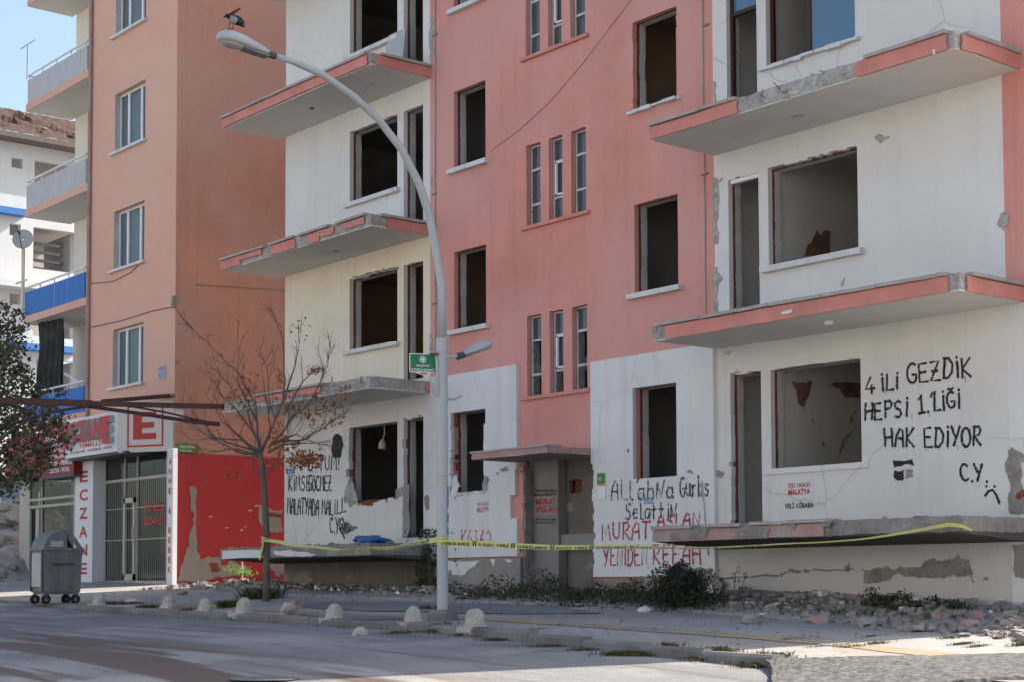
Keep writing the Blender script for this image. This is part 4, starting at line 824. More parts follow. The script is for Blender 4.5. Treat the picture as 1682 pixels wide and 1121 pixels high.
a = [W(x, y, -.02) for x, y in ((150, 465), (185, 462), (215, 447), (236, 425))]; MB().tube(a, .008, 5).build('cable', M['steel_d'], A)
c = W(286, 495, -.04); MB().box(c.x-.05, c.x+.04, -.09, -.003, c.z-.13, c.z+.13, .02).build('junction_box', M['concrete_d'], A); c = WX(291, 594, XC+.02); MB().box(c.x-.01, c.x+.05, c.y-.05, c.y+.05, c.z-.04, c.z+.04).build('junction_box', M['concrete_d'], A)
# ground floor: shopfronts
zb = zs(-12, 0)-.05; zt = W(200, 748).z
MB().box(XL-4.2, XC-.02, -.02, .25, zt+.02, zk(1)+.55).build('lintel', M['lightrender'], A)
def shopfront(name, x0, x1, mull, trans, door, curtainx=None, grille=True):
    f = MB(); t = .05
    for x in [x0, x1-t]+[x0+(x1-x0)*q for q in mull]: f.box(x, x+t, .02, .09, zb, zt)
    for q in trans: z = zb+(zt-zb)*q; f.box(x0, x1, .014, .094, z-.035, z+.035)
    f.box(x0, x1, .01, .10, zb, zb+.09); o = f.build(name, M['alu'], A)
    xs = [x0+t]+[x0+(x1-x0)*q for q in mull]+[x1-t]
    for i, (a, b) in enumerate(zip(xs, xs[1:])): MB().box(a+(t if i else 0), b, .05, .056, zb+.09, zt).build('pane', M['glass_s'], o)
    if grille:
        q = MB(); x = x0+.06
        while x < x1-.05: q.tube([(x, .0, zb+.08), (x, .0, zb+(zt-zb)*.80)], .0045, 4); x += .10
        for z in (.34, .58): q.tube([(x0, -.012, zb+(zt-zb)*z), (x1, -.012, zb+(zt-zb)*z)], .014, 5)
        q.build('grille', M['alu'], o)
    return o
xa, xb = W(158, 850).x, W(273, 850).x
f = shopfront('shopfront', xa, xb, (.40, .58), (.80,), 1)
dx0, dx1 = xa+(xb-xa)*.41, xa+(xb-xa)*.58; d = MB(); z1 = zb+(zt-zb)*.66
for q in ((dx0+.03, dx0+.12, zb+.1, z1), (dx1-.08, dx1, zb+.1, z1), (dx0+.03, dx1, z1-.12, z1), (dx0+.03, dx1, zb+.09, zb+.25)): d.box(q[0], q[1], -.03, .03, q[2], q[3])
d.tube([(dx1-.04, -.06, zb+1.0), (dx1-.04, -.06, zb+1.35)], .018, 6); d.build('door', M['alu'], f)
c = MB(); x0, x1 = xa+(xb-xa)*.68, xb-.06; n = 60; c.add([(x0+(x1-x0)*i/n, .45+.02*math.sin(i*1.9), z) for z in (zb+.7, zb+(zt-zb)*.8) for i in range(n+1)], [(i, i+1, n+2+i, n+1+i) for i in range(n)]); c.build('curtain', M['curtain'], f)
for s, y in (('TEMELLİ', 834), ('ECZANESİ', 856)): a = W(238, y, .0); b = W(272, y-1, 0); o = MB(); text_on(o, s, (a.x, -.022, a.z-.12), (b.x-a.x, 0, 0), (0, 0, .26), .02); o.build('window_lettering', M['sign_r'], f)
MB().add([(xa-.3, 3.4, zb), (xb, 3.4, zb), (xb, 3.4, zt), (xa-.3, 3.4, zt)], [(0, 1, 2, 3)]).build('shop_interior', M['room_brown'], A); MB().box(xa-.2, xb, .3, 3.4, zb-.02, zb+.05).build('shop_floor', M['render'], A); MB().box(xa+.3, xa+1.4, 1.6, 2.0, zb+.05, zb+.95).build('shop_counter', M['reveal'], A)
xa2, xb2 = W(46, 850).x, W(121, 850).x
f = shopfront('shopfront', xa2, xb2, (.28,), (.66, .72), 0, grille=False)
d = MB(); d.box(xa2+.06, xa2+(xb2-xa2)*.27, -.02, .03, zb+(zt-zb)*.1, zb+(zt-zb)*.15); d.box(xa2+(xb2-xa2)*.20, xa2+(xb2-xa2)*.27, -.03, .03, zb+.1, zb+(zt-zb)*.64); d.box(xa2+.06, xa2+.18, -.03, .03, zb+.1, zb+(zt-zb)*.64); d.build('door', M['alu'], f)
MB().add([(xa2-.3, 3.2, zb), (xb2+.3, 3.2, zb), (xb2+.3, 3.2, zt), (xa2-.3, 3.2, zt)], [(0, 1, 2, 3)]).build('shop_interior', M['room_grey'], A); MB().box(xa2, xb2, .3, 3.2, zb-.02, zb+.05).build('shop_floor', M['render'], A)
MB().box(xb2+.02, xa-.02, 0, .3, zb, zt).build('shop_pier', M['alu'], A); MB().box(XE-.4, xa2-.02, .02, .3, zb, zt).build('shop_pier', M['alu'], A)
MB().box(xb+.03, XC-.006, .02, .25, zb, zt).build('shop_pier', M['white'], A)
# ------------------------------------------------------------------ signs of the shops
def sign_box(name, label, p, u, wdt, z0, z1, depth, m):              # p: lower left front corner, u: direction along the face
    t = thing(name, label, 'sign', (p.x, p.y, z0)); u = Vector(u).normalized(); n = Vector((u.y, -u.x, 0))   # n points to the viewer's side
    b = MB(); c = Vector((p.x, p.y, (z0+z1)/2))+u*wdt/2-n*depth/2; b.obox(c, u*wdt/2, n*depth/2, Vector((0, 0, (z1-z0)/2))); b.build('sign_panel', M[m], t); return t, u, n
SY = -.75
pl = W(107, 755, SY); pr = W(193, 745, SY); z0 = pl.z; z1 = W(193, 676, SY).z
t, u, n = sign_box('shop_sign', 'white pharmacy sign with large raised red letters over the shop corner', Vector((pl.x, SY, 0)), (1, 0, 0), pr.x-pl.x, z0, z1, .70, 'sign_w'); wd = pr.x-pl.x; hh = z1-z0
vs, fs = text_mesh('ECZANE', .06); xm = max(v.x for v in vs); x_ = min(v.x for v in vs); ym = max(v.y for v in vs)
o = MB(); x0 = pl.x+.02*wd; sx = .93*wd/(xm-x_)
ltr = []
cur = x0
for i, chh in enumerate('ECZANE'):
    wl = .155*wd; big = i in (0, 5); zz0 = z0+hh*(.36 if not big else .22); zz1 = z0+hh*.90
    v1, f1 = text_mesh(chh, .05); a0 = min(v.x for v in v1); a1 = max(v.x for v in v1); b0 = min(v.y for v in v1); b1 = max(v.y for v in v1)
    P = [(cur+(v.x-a0)/(a1-a0)*(wl-.03), zz0+(v.y-b0)/(b1-b0)*(zz1-zz0)) for v in v1]
    o = MB(); k = len(P); o.add([(q[0], SY-.12, q[1]) for q in P]+[(q[0], SY-.002, q[1]) for q in P], [])
    ed = {}
    for q in f1:
        for a, b in zip(q, q[1:]+q[:1]): ed[(a, b)] = 1
    o.cur = 0; o.f += [tuple(q) for q in f1]; o.mi += [0]*len(f1); rim = [(a, b, b+k, a+k) for (a, b) in ed if (b, a) not in ed]; o.f += rim; o.mi += [1]*len(rim)
    o.build('raised_letter', [M['sign_r'], M['galv_l']], t); cur += wl
for s, a, b, c, d in (('TEMELLİ', .27, .22, .70, .35), ('ortopedi  medikal  ürün', .10, .08, .90, .17)): o = MB(); text_on(o, s, (pl.x+wd*a, SY-.004, z0+hh*b), (wd*(b*0+c-a), 0, 0), (0, 0, hh*(d-b)), .02); o.build('lettering', M['sign_r'], t)
MB().box(pl.x+.05, pr.x+.3, SY+.06, -.03, z0-.06, z0-.004).build('soffit', M['steel_d'], t)
ce = Vector((XC-.03, -.03, 0)); u = ce-Vector((pr.x+.02, SY, 0)); wd = u.length
z0e = W(193, 745, SY).z; z1e = W(193, 664, SY).z
t, u, n = sign_box('shop_sign', 'cream sign panel with a framed red letter E on the pharmacy corner', Vector((pr.x+.02, SY, 0)), u, wd, z0e, z1e, .12, 'sign_c'); P0 = Vector((pr.x+.02, SY, z0e)); he = z1e-z0e
def on(a, b, d=.004): return P0+u*wd*a+Vector((0, 0, he*b))+n*d
o = MB()
for a, b, c, d in ((.17, .10, .83, .135), (.17, .90, .83, .935), (.17, .135, .20, .90), (.80, .135, .83, .90)): o.obox(on((a+c)/2, (b+d)/2), u*wd*(c-a)/2, Vector((0, 0, he*(d-b)/2)), n*.003)
o.build('frame', M['sign_r'], t)
o = MB()
for a, b, c, d in ((.28, .25, .44, .80), (.441, .25, .70, .37), (.441, .475, .66, .59), (.441, .70, .70, .80)): o.obox(on((a+c)/2, (b+d)/2), u*wd*(c-a)/2, Vector((0, 0, he*(d-b)/2)), n*.004)
o.build('letter', M['sign_r'], t)
o = MB(); a, b = on(-.25, 1.06, .0), on(1.03, 1.10, .02); o.bar(a, b, .30, .05); o.build('flashing', M['maroon'], t)
def pillar(label, px0, px1, yb, Y, depth, s, m, x1=None, y0=.02, y1=.86):
    a, b = W(px0, yb, Y), W(px1, yb, Y); zb_ = zs(a.x, Y)-.03; zt_ = zt-.03
    t = thing('pillar_sign', label, 'sign', ((a.x+b.x)/2, Y, zb_)); MB().box(a.x, b.x, Y, Y+depth, zb_, zt_).build('sign_panel', M[m], t)
    n_ = len(s); H = zt_-zb_
    for i, c in enumerate(s):
        if c == ' ': continue
        zc = zb_+H*(y1-(y1-y0)*(i+.5)/n_); hl = H*(y1-y0)/n_*.62; o = MB(); text_on(o, c, (a.x+(b.x-a.x)*.25, Y-.004, zc-hl/2), ((b.x-a.x)*.48, 0, 0), (0, 0, hl), .03); o.build('letter', M['sign_r'], t)
pillar('white pillar left of the pharmacy door with red letters reading downwards', 122, 151, 957, -.32, .34, 'ECZANE', 'sign_w', y0=.04, y1=.93)
pillar('slim white pillar at the pharmacy corner with small red letters reading downwards', 273.5, 283, 958, -.10, .11, 'ANNE & BEBEK', 'sign_w', y0=.08, y1=.94)
SY = -.55
def flat_sign(label, px0, px1, m, lines):
    a, b = W(*px0, SY), W(*px1, SY); t = thing('shop_sign', label, 'sign', ((a.x+b.x)/2, SY, b.z)); MB().box(a.x, b.x, SY, SY+.5, b.z, a.z).build('sign_panel', M[m], t)
    MB().box(a.x-.03, b.x+.03, SY-.02, SY+.5, b.z-.06, b.z-.002).build('frame', M['steel_d'], t)
    for s, u0, v0, u1, v1 in lines: o = MB(); text_on(o, s, (a.x+(b.x-a.x)*u0, SY-.004, b.z+(a.z-b.z)*v0), ((b.x-a.x)*(u1-u0), 0, 0), (0, 0, (a.z-b.z)*(v1-v0)), .02); o.build('lettering', M['white_p'], t)
flat_sign('dark red shop sign with rows of small white words behind the leafy tree', (69, 705), (121, 779), 'sign_dr', [('KURU', .1, .72, .5, .80), ('TEMİZLEME', .2, .58, .75, .66), ('HALI', .4, .46, .7, .54), ('YORGAN', .28, .34, .72, .42), ('STOR - PERDE', .22, .20, .95, .29), ('KOLTUK - YATAK', .26, .06, .88, .15)])
flat_sign('orange-red shop sign with a white shape seen through the leafy tree', (10, 722), (66, 779), 'sign_r', [])
# small plates on the walls
plate('address_plate', 'small pale blue plate with two lines on the salmon wall', 'plate', (260, 602.5), (272.5, 621), -.006, 'steel', [('SOKAK', .1, .55, .9, .9), ('NO 12', .1, .1, .9, .45)], lm='plastic')
a, b = WX(292, 729, XC+.03), WX(332, 746, XC+.03); t = thing('direction_sign', 'green arrow sign with a red chevron on the terracotta side wall', 'sign', (XC+.03, (a.y+b.y)/2, b.z))
y0, y1, z0, z1 = a.y, b.y, b.z, a.z; o = MB(); o.add([(XC+.03, y0, z0), (XC+.03, y1-.12, z0), (XC+.03, y1, (z0+z1)/2), (XC+.03, y1-.12, z1), (XC+.03, y0, z1), (XC+.008, y0, z0), (XC+.008, y1-.12, z0), (XC+.008, y1, (z0+z1)/2), (XC+.008, y1-.12, z1), (XC+.008, y0, z1)], [(0, 1, 2, 3, 4), (0, 5, 6, 1), (1, 6, 7, 2), (2, 7, 8, 3), (3, 8, 9, 4), (4, 9, 5, 0)]); o.build('plate', M['green2'], t)
o = MB(); o.add([(XC+.034, y1-.34, z0+.02), (XC+.034, y1-.26, z0+.02), (XC+.034, y1-.10, (z0+z1)/2), (XC+.034, y1-.26, z1-.02), (XC+.034, y1-.34, z1-.02), (XC+.034, y1-.19, (z0+z1)/2)], [(0, 1, 2, 5), (5, 2, 3, 4)]); o.build('chevron', M['sign_r'], t)
for s, v0, v1, uu in (('FATİH', .5, .85, .62), ('CADDESİ', .15, .32, .45)): o = MB(); text_on(o, s, (XC+.035, y0+.06, z0+(z1-z0)*v0), (0, (y1-y0)*uu, 0), (0, 0, (z1-z0)*(v1-v0)), .02); o.build('lettering', M['white_p'], t)
# ------------------------------------------------------------------ things hanging on the balconies
zB = {k: W(39, 185.5).z+(k-4)*2.9 for k in range(1, 6)}
c = W(41, 480, .0); t = thing('satellite_dish', 'grey satellite dish on a pole at the corner of the blue balcony', 'satellite dish', (c.x, -.06, zB[2]+.2)); top = W(40, 400, -.06).z
MB().tube([(c.x, -.06, zB[2]+.2), (c.x, -.06, top)], .05, 8).build('mast', M['cream'], t); MB().bar((c.x-.45, -.06, top-1.0), (c.x+.25, -.06, top-1.0), .04).build('crossbar', M['cream'], t)
o = MB(); dc = W(38, 393, -.2); ax = Vector((.75, -.6, .25)).normalized(); ex = ax.cross(Vector((0, 0, 1))).normalized(); ey = ex.cross(ax)
for i in range(6): 
    pass
rings = [[dc + ax*(.10*(r_/.42)**2) + (ex*math.cos(a)+ey*math.sin(a))*r_ for a in [2*math.pi*j/20 for j in range(20)]] for r_ in (.02, .09, .16, .23, .28)]
o.loft(rings, cap=False); o.loft([[p-ax*.02 for p in r_] for r_ in rings], cap=False); o.build('reflector', M['galv_l'], t, smooth=True)
o = MB(); o.tube([dc-ey*.27+ax*.04, dc+ax*.42], .012, 5); o.tube([dc+ax*.36, dc+ax*.48], .035, 8); o.build('feed_arm', M['steel_d'], t)
c = W(43, 130, 0); t = thing('aerial', 'thin television aerial on the top balcony railing against the sky', 'aerial', (c.x, .02, zB[4]+1.0)); tp = W(43, 74, .02).z
MB().tube([(c.x, .02, zB[4]+.9), (c.x, .02, tp)], .012, 5).build('mast', M['galv_l'], t); o = MB(); o.bar((c.x-.45, .02, tp), (c.x+.5, .02, tp), .02)
o.build('boom', M['galv_l'], t)
# dark cloth hung under the blue balcony
o = MB(); n = 26; z1 = zB[2]-.02; xs0, xs1 = W(60, 600, .12).x, W(91, 600, .12).x
vs = []
for j in range(9):
    for i in range(n+1): q = i/n; vs.append((xs0+(xs1-xs0)*q+.05*math.sin(j*.9), .15+.10*math.sin(i*1.15+j*.15)*(.5+j/9)+q*.2, z1-2.35*j/8))
o.add(vs, [(j*(n+1)+i, j*(n+1)+i+1, (j+1)*(n+1)+i+1, (j+1)*(n+1)+i) for j in range(8) for i in range(n)])
tag(o.build('hanging_cloth', M['cloth'], smooth=True), 'dark cloth hanging below the blue balcony', 'cloth')
c = W(120, 640, .1); o = MB(); z = zB[1]+1.0
o.tube([W(106, 615, .3), W(128, 628, .3)], .03, 6); o.tube([W(66, 655, .1), W(96, 650, .1), W(128, 639, .1)], .035, 6); o.tube([W(128, 628, .3), W(128, 640, .1)], .03, 6)
tag(o.build('drying_rack', M['pvc']), 'white folding drying rack standing on the lowest balcony', 'drying rack')
# ------------------------------------------------------------------ far left: ruined white block, shed, rubble heap
XF = -48.
t = thing('apartment_building', 'far white ruined block with blue bands and a broken tiled roof', 'building', (-54, 16, 1))
def fx(x, y): return WX(x, y, XF)
ez = fx(40, 236).z; y0, y1 = fx(-60, 400).y, fx(170, 400).y; yr = fx(42, 400).y
wins = []
def fr(px0, px1, py0, py1): a, b = fx(px0, py0), fx(px1, py1); return (a.y, b.y, b.z, a.z)
o = MB(); small = [fr(19, 37, 258, 277), fr(16, 34, 366, 388), fr(16, 33, 481, 500)]; big = [fr(57, 150, 262, 318), fr(55, 150, 372, 452), fr(55, 150, 478, 560), fr(60, 150, 590, 690)]
def swap(mb): 
    for v in mb.v: v.x, v.y = XF - v.y, v.x
    mb.f = [q[::-1] for q in mb.f]; return mb
swap(MB().panel(y0, y1, -1, ez, 0, .3, small+big)).build('wall', M['farwhite'], t)
MB().box(XF-6, XF-5.8, y0, y1, -1, ez).build('back_wall', M['fargrey'], t)
for k in range(5): z = fx(60, 458).z+(k-2)*3.02; MB().box(XF-5.8, XF-.32, y0, y1, z-.1, z+.1).build('floor_slab', M['fargrey'], t)
for b_ in big: 
    yy = (b_[0]+b_[1])/2; MB().box(XF-3.4, XF-.4, b_[1]-.9, b_[1]-.7, b_[2], b_[3]).build('partition', M['fargrey'], t)
for pa, pb, py in ((-40, 38, 341), (-40, 10, 461), (10, 122, 569)): a, b = fx(pa, py), fx(pb, py); MB().box(XF, XF+.5, a.y, b.y, a.z-.14, a.z+.16).build('blue_band', M['farblue'], t)
a, b = fx(-20, 465), fx(122, 463); MB().box(XF, XF+.9, a.y, b.y, a.z-.16, a.z+.14).build('balcony_slab', M['farwhite'], t)
o = MB()
for i in range(6): o.rock((XF-1.6-random.random(), fx(95, 440).y+random.uniform(-.8, .8), fx(95, 450).z+.25), .45, .5)
o.build('rubble', M['brick'], t); o = MB()
for i in range(4): z = fx(70, 392+i*14).z; o.bar((XF-2.5, fx(72, 400).y, z+.3), (XF-1.2, fx(118, 400).y, z), .25, .12)
o.build('hanging_slab', M['fargrey'], t)
ev = MB(); ev.box(XF-7, XF+.9, y0-.8, y1+.5, ez-.02, ez+.22); ev.build('eaves', M['bark'], t)
rf = MB(); rz = ez+.23; n = 40; m = 14; vs = []
for j in range(m+1):
    for i in range(n+1):
        sag = -.25*max(0, noise.noise(Vector((i*.22, j*.4, 2.))))*3; rd = (j/m)*2.1
        vs.append((XF+.9-3.6*j/m, y0-.8+(y1-y0+1.3)*i/n, rz+rd+(sag if 2 < j < m else 0)+random.uniform(-.02, .02)))
rf.add(vs, [(j*(n+1)+i, j*(n+1)+i+1, (j+1)*(n+1)+i+1, (j+1)*(n+1)+i) for j in range(m) for i in range(n)]); rf.build('roof', M['tile'], t)
o = MB()
for i in range(7): j = random.uniform(1, m-1); o.rock((XF+.9-3.6*j/m, y0+(y1-y0)*random.random(), rz+2.1*j/m+.05), .15, .25)
o.build('broken_tile', M['sand'], t)['kind'] = 'stuff'
# second pale storey block in shade further left and a blue-grey shed
c0 = D(-60, 800, 60); c1 = D(45, 800, 56); t = thing('shed', 'low blue-grey shed with one dark window beyond the rubble heap', 'shed', ((c0.x+c1.x)/2, (c0.y+c1.y)/2, .4))
u = (c1-c0); u.z = 0; L = u.length; u.normalize(); n = Vector((u.y, -u.x, 0)); zt_ = D(20, 797, 58).z; mid = (c0+c1)/2
wl = MB(); wl.panel(0, L, -.5, zt_, 0, .25, [(L*.74, L*.88, D(20, 842, 57).z, D(20, 822, 57).z)])
def place(mb): mb.v = [Vector((c0.x, c0.y, 0))+u*v.x-n*v.y+Vector((0, 0, v.z)) for v in mb.v]; return mb
place(wl).build('wall', M['bluegrey'], t); place(MB().box(0, L, 3, 3.2, -.5, zt_)).build('back_wall', M['room_dark'], t); place(MB().box(-.4, L+.4, -.5, 3.4, zt_, zt_+.25)).build('roof', M['fargrey'], t)
place(MB().box(L*.3, L*.62, -.06, -.002, zt_-1.0, zt_-.5)).build('sign_board', M['sign_w'], t)
c = D(5, 945, 47); o = MB(); n = 44
hp = MB(); vs = []; R0 = 5.2
for j in range(n+1):
    for i in range(n+1):
        x, y = (i/n-.5)*2*R0, (j/n-.5)*2*R0; r = math.hypot(x, y)/R0; z = 2.25*max(0, 1-r**1.35)*(1+.25*noise.noise(Vector((x*.5, y*.5, 0))))+.18*noise.noise(Vector((x*1.7, y*1.7, 4)))+.09*noise.noise(Vector((x*5, y*5, 4)))
        vs.append((c.x+x, c.y+y, c.z-.25+z))
hp.add(vs, [(j*(n+1)+i, j*(n+1)+i+1, (j+1)*(n+1)+i+1, (j+1)*(n+1)+i) for j in range(n) for i in range(n)])
for i in range(500): q = random.choice(vs); hp.rock((q[0], q[1], q[2]+.02), random.uniform(.06, .22), .6)
o = hp.build('rubble_heap', M['rubble']); o['kind'] = 'stuff'
# pale glazed wall of another shop seen beyond the left shop: low parapet

# ------------------------------------------------------------------ sunlit block across the street, mirrored in the panes
t = thing('apartment_building', 'grey block of flats across the street behind the camera', 'building', (0, -50, -1.5))
o = MB(); hs = [(x, x+1.6, z, z+1.4) for x in frange(-34, 36, 3.5) for z in (2, 5, 8, 11)]
o.panel(-38, 42, -4, 14.5, 0, .25, hs)
for v in o.v: v.y = -48-v.y
o.f = [q[::-1] for q in o.f]; o.build('wall', M['lightrender'], t); MB().box(-38, 42, -58, -48.9, -4, 14.4).build('interior', M['fargrey'], t); MB().box(-38.4, 42.4, -58, -47.5, 14.52, 14.9).build('roof', M['tile'], t)
# ------------------------------------------------------------------ street lamp, its sign and the crow
b = G(727, 1020); PXX = b.x
def PP(x, y): return WX(x, y, PXX)
t = thing('street_lamp', 'tall grey street lamp with a curved arm over the road and a small second lamp', 'street lamp', b)
def ngon(c, r, z, n=8, ph=.39): return [Vector((c.x+r*math.cos(ph+2*math.pi*i/n), c.y+r*math.sin(ph+2*math.pi*i/n), z)) for i in range(n)]
MB().loft([ngon(b, .21, b.z-.1), ngon(b, .21, b.z+.09), ngon(b, .17, b.z+.14)]).build('base', M['kerb'], t)
jz = PP(723, 555).z; jl = PP(723, 577).z
MB().tube([(b.x, b.y, b.z+.1), (b.x, b.y, jl)], [.074, .072], 16).build('pole', M['steel'], t, smooth=False)
MB().tube([(b.x, b.y, jl-.01), (b.x, b.y, jz)], .084, 16).build('collar', M['steel'], t)
ap = [Vector((b.x, b.y, jz-.02))]+[PP(x, y) for x, y in ((721, 470), (716, 410), (706, 355), (688, 300), (660, 245), (622, 196), (580, 157), (530, 122), (483, 101), (444, 89))]
for p in ap[:2]: p.y = b.y
MB().tube(ap, [.060, .058, .057, .056, .054, .052, .05, .048, .046, .042, .036], 12).build('arm', M['steel'], t, smooth=True)
def lamp_head(a, e, w_, h_, par, up=Vector((0, 0, 1))):
    d = (e-a); L = d.length; d.normalize(); x = d.cross(up).normalized(); n = x.cross(d).normalized(); rings = []; low = []
    prof = [(0, .25, .42), (.06, .34, .5), (.25, .55, .72), (.5, .85, .95), (.72, 1, 1), (.88, .86, .86), (.97, .5, .55), (1, .12, .2)]
    for s, ww, hh_ in prof:
        c = a+d*L*s; rings.append([c + x*(w_*ww*math.cos(q))+n*(h_*hh_*(math.sin(q) if math.sin(q) > 0 else .35*math.sin(q))) for q in [2*math.pi*i/16 for i in range(16)]])
    o = MB().loft(rings).build('lamp_head', M['steel'], par, smooth=True)
    bw = []
    for s, ww in ((.50, .25), (.56, .55), (.7, .74), (.84, .62), (.93, .3)):
        c = a+d*L*s-n*h_*.30; bw.append([c + x*(w_*ww*math.cos(q))-n*(h_*.34*ww*max(0, -math.sin(q)))+n*(.004*max(0, math.sin(q))) for q in [2*math.pi*i/14 for i in range(14)]])
    MB().loft(bw).build('lamp_glass', M['coping'], o, smooth=True)
    k = MB(); k.tube([a+d*L*.02+x*w_*.0+n*h_*.0, a-d*.10], .045, 8); k.build('socket', M['steel_d'], o); q = MB(); q.bar(a+d*L*.02-n*h_*.34, a+d*L*.5-n*h_*.34, w_*.9, .02); q.build('gear_cover', M['galv'], o)
lamp_head(PP(441, 88), PP(357, 60), .15, .13, t)
MB().tube([Vector((b.x, b.y, PP(735, 592).z)), PP(768, 582)], .024, 8).build('arm', M['steel'], t); lamp_head(PP(760, 584), PP(808, 566), .10, .10, t)
MB().tube([Vector((b.x, b.y, PP(735, 657).z)), PP(748, 657), PP(757, 652)], .016, 8).build('bracket', M['steel'], t)
MB().tube([PP(717, 652), PP(710, 640), PP(706, 622)], .013, 8).build('bracket', M['steel'], t)
MB().tube([PP(718, 592), PP(718, 652)], .022, 8).build('conduit', M['steel'], t)
o = MB(); o.bar(PP(706, 583), PP(730, 583), .03, .03); o.build('sign_bracket', M['steel_d'], t)
for y0, y1 in ((800, 835), (845, 862), (868, 880)):
    a, c = PP(731, y0), PP(731, y1); o = MB(); o.obox((b.x+.058, b.y+.042, (a.z+c.z)/2), (.012, -.016, 0), (.006, .006, 0), (0, 0, abs(a.z-c.z)/2)); o.build('sticker', M['plastic'], t)
for y in (783, 790, 796): a = PP(728, y); o = MB(); o.tube([(b.x, b.y, a.z-.006), (b.x, b.y, a.z+.006)], .0765, 14); o.build('adhesive_band', M['sand'], t)
u = Vector((-.39, -.92, 0)).normalized(); ctr = Vector((b.x, b.y, 0))+u*.09
def SP(x, y):                                    # on the sign's own plane
    n = Vector((u.y, -u.x, 0)); d = ray(x, y); k = (ctr-CAM).dot(n)/d.dot(n); return CAM+d*k
nn = Vector((-u.y, u.x, 0)); nn = nn if nn.dot(CAM-ctr) > 0 else -nn
q0, q1, q2 = SP(673, 612), SP(716, 612), SP(673, 581); ux = (q1-q0); ux.z = 0; Wd = ux.length; ux.normalize(); Hh = q2.z-q0.z
s = thing('bus_stop_sign', 'small green bus stop sign with a white emblem on the lamp pole', 'sign', (q0.x+ux.x*Wd/2, q0.y+ux.y*Wd/2, q0.z))
def sq(a, c, d=0): return Vector((q0.x, q0.y, q0.z))+ux*Wd*a+Vector((0, 0, Hh*c))+nn*d
MB().obox(sq(.5, .5, -.012), ux*Wd/2, nn*.010, (0, 0, Hh/2)).build('border', M['white_p'], s); MB().obox(sq(.5, .5, 0), ux*Wd*.475, nn*.001, (0, 0, Hh*.455)).build('plate', M['green'], s)
o = MB(); fl = [tuple((sq(.5+.06*math.cos(a)*r_, .68+.06*math.sin(a)*r_*Wd/Hh, .004)) for a in [2*math.pi*i/20 for i in range(20)]) for r_ in (1.55, 1.25, .95, .55)]
for a, c in ((0, 1), (2, 3)): k = len(o.v); o.add(list(fl[a])+list(fl[c]), [(i, (i+1) % 20, 20+(i+1) % 20, 20+i) for i in range(20)])
for i in range(14): a = 2*math.pi*i/14; o.obox(sq(.5+.118*math.cos(a), .68+.118*math.sin(a)*Wd/Hh, .004), ux*.006, nn*.001, (0, 0, .006))
o.obox(sq(.5, .68, .0045), ux*.008, nn*.001, (0, 0, .02)); o.obox(sq(.5, .68, .0055), ux*.018, nn*.0008, (0, 0, .006)); o.build('emblem', M['white_p'], s)
for tx, a, c, e, f in (('BELEDİYESİ', .26, .30, .74, .43), ('OTOBÜS DURAĞI', .06, .08, .94, .23)): o = MB(); text_on(o, tx, sq(a, c, .004), ux*Wd*(e-a), Vector((0, 0, Hh*(f-c))), .02); o.build('lettering', M['white_p'], s)
o = MB(); o.add([sq(.18, -.005, -.006), sq(.84, -.005, -.006), sq(.66, -.13, -.006), sq(.48, -.16, -.006)], [(0, 1, 2, 3)]); o.add([sq(.34, -.03, -.003), sq(.74, -.03, -.003), sq(.6, -.11, -.003), sq(.46, -.11, -.003)], [(0, 1, 2, 3)]); o.cur = 1; o.mi[1] = 1; o.build('lower_tag', [M['white_p'], M['sign_r']], s)
# crow: body from beak to tail lofted as one mesh with its wings
c0 = PP(383, 46); base = PP(381, 46)
cr = MB(); pts = [(366.5, 27.5, .002), (369, 27, .010), (373, 25, .026), (377, 27.5, .034), (382, 31, .052), (387, 34, .05), (391, 37, .034), (396, 40, .018), (402, 43.3, .006)]
prof = [(PP(x, y), r) for x, y, r in pts]; rings = []
for i, (p, r) in enumerate(prof):
    d = (prof[min(i+1, len(prof)-1)][0]-prof[max(i-1, 0)][0]).normalized(); x = Vector((1, 0, 0)); n = d.cross(x).normalized(); rings.append([p+x*r*math.cos(q)+n*r*math.sin(q) for q in [2*math.pi*k/12 for k in range(12)]])
cr.loft(rings); nb = len(cr.f)
for i in range(len(cr.f)): cr.mi[i] = 1 if 3*12 <= i < 5*12 else 0
cr.cur = 0
def wing(pl, dx, tip):                           # a feathered wing with thickness
    P = [PP(x, y) for x, y in pl]; k = len(P); q = [p+Vector((dx*(i/(k-1)), 0, 0)) for i, p in enumerate(P)]
    m = len(P)//2
    for a, c in zip(range(m), range(k-1, m-1, -1)):
        pass
    top = [Vector(p)+Vector((dx, 0, .004)) for p in P]; bot = [Vector(p)+Vector((dx-.006, 0, -.004)) for p in P]
    cr.add(top+bot, [tuple(range(k)), tuple(range(k, 2*k))[::-1]]+[(i, (i+1) % k, k+(i+1) % k, k+i) for i in range(k)])
wing([(373, 24), (380, 19.5), (388, 15.5), (393, 13), (391.5, 15.5), (393.5, 15), (389, 18.5), (384, 22.5), (382, 27)], .035, 0)
wing([(380, 27), (386, 26.5), (392, 29), (396, 34), (399, 37.5), (396, 37), (400, 41.5), (394, 39.5), (388, 37), (383, 33)], .045, 0)
wing([(388, 35), (394, 37), (402.5, 42), (403.5, 43.6), (398, 42.5), (390, 39)], -.01, 0)
for x in (376.5, 382.5): cr.tube([PP(x+1, 35), PP(x+.5, 40), PP(x, 46.5)], [.007, .005, .005], 5); cr.tube([PP(x-2.5, 47), PP(x+2, 46.6)], .005, 5)
o = cr.build('crow', [M['crow_b'], M['crow_g']], smooth=False); tag(o, 'grey and black crow with raised wings standing on the lamp head', 'crow')
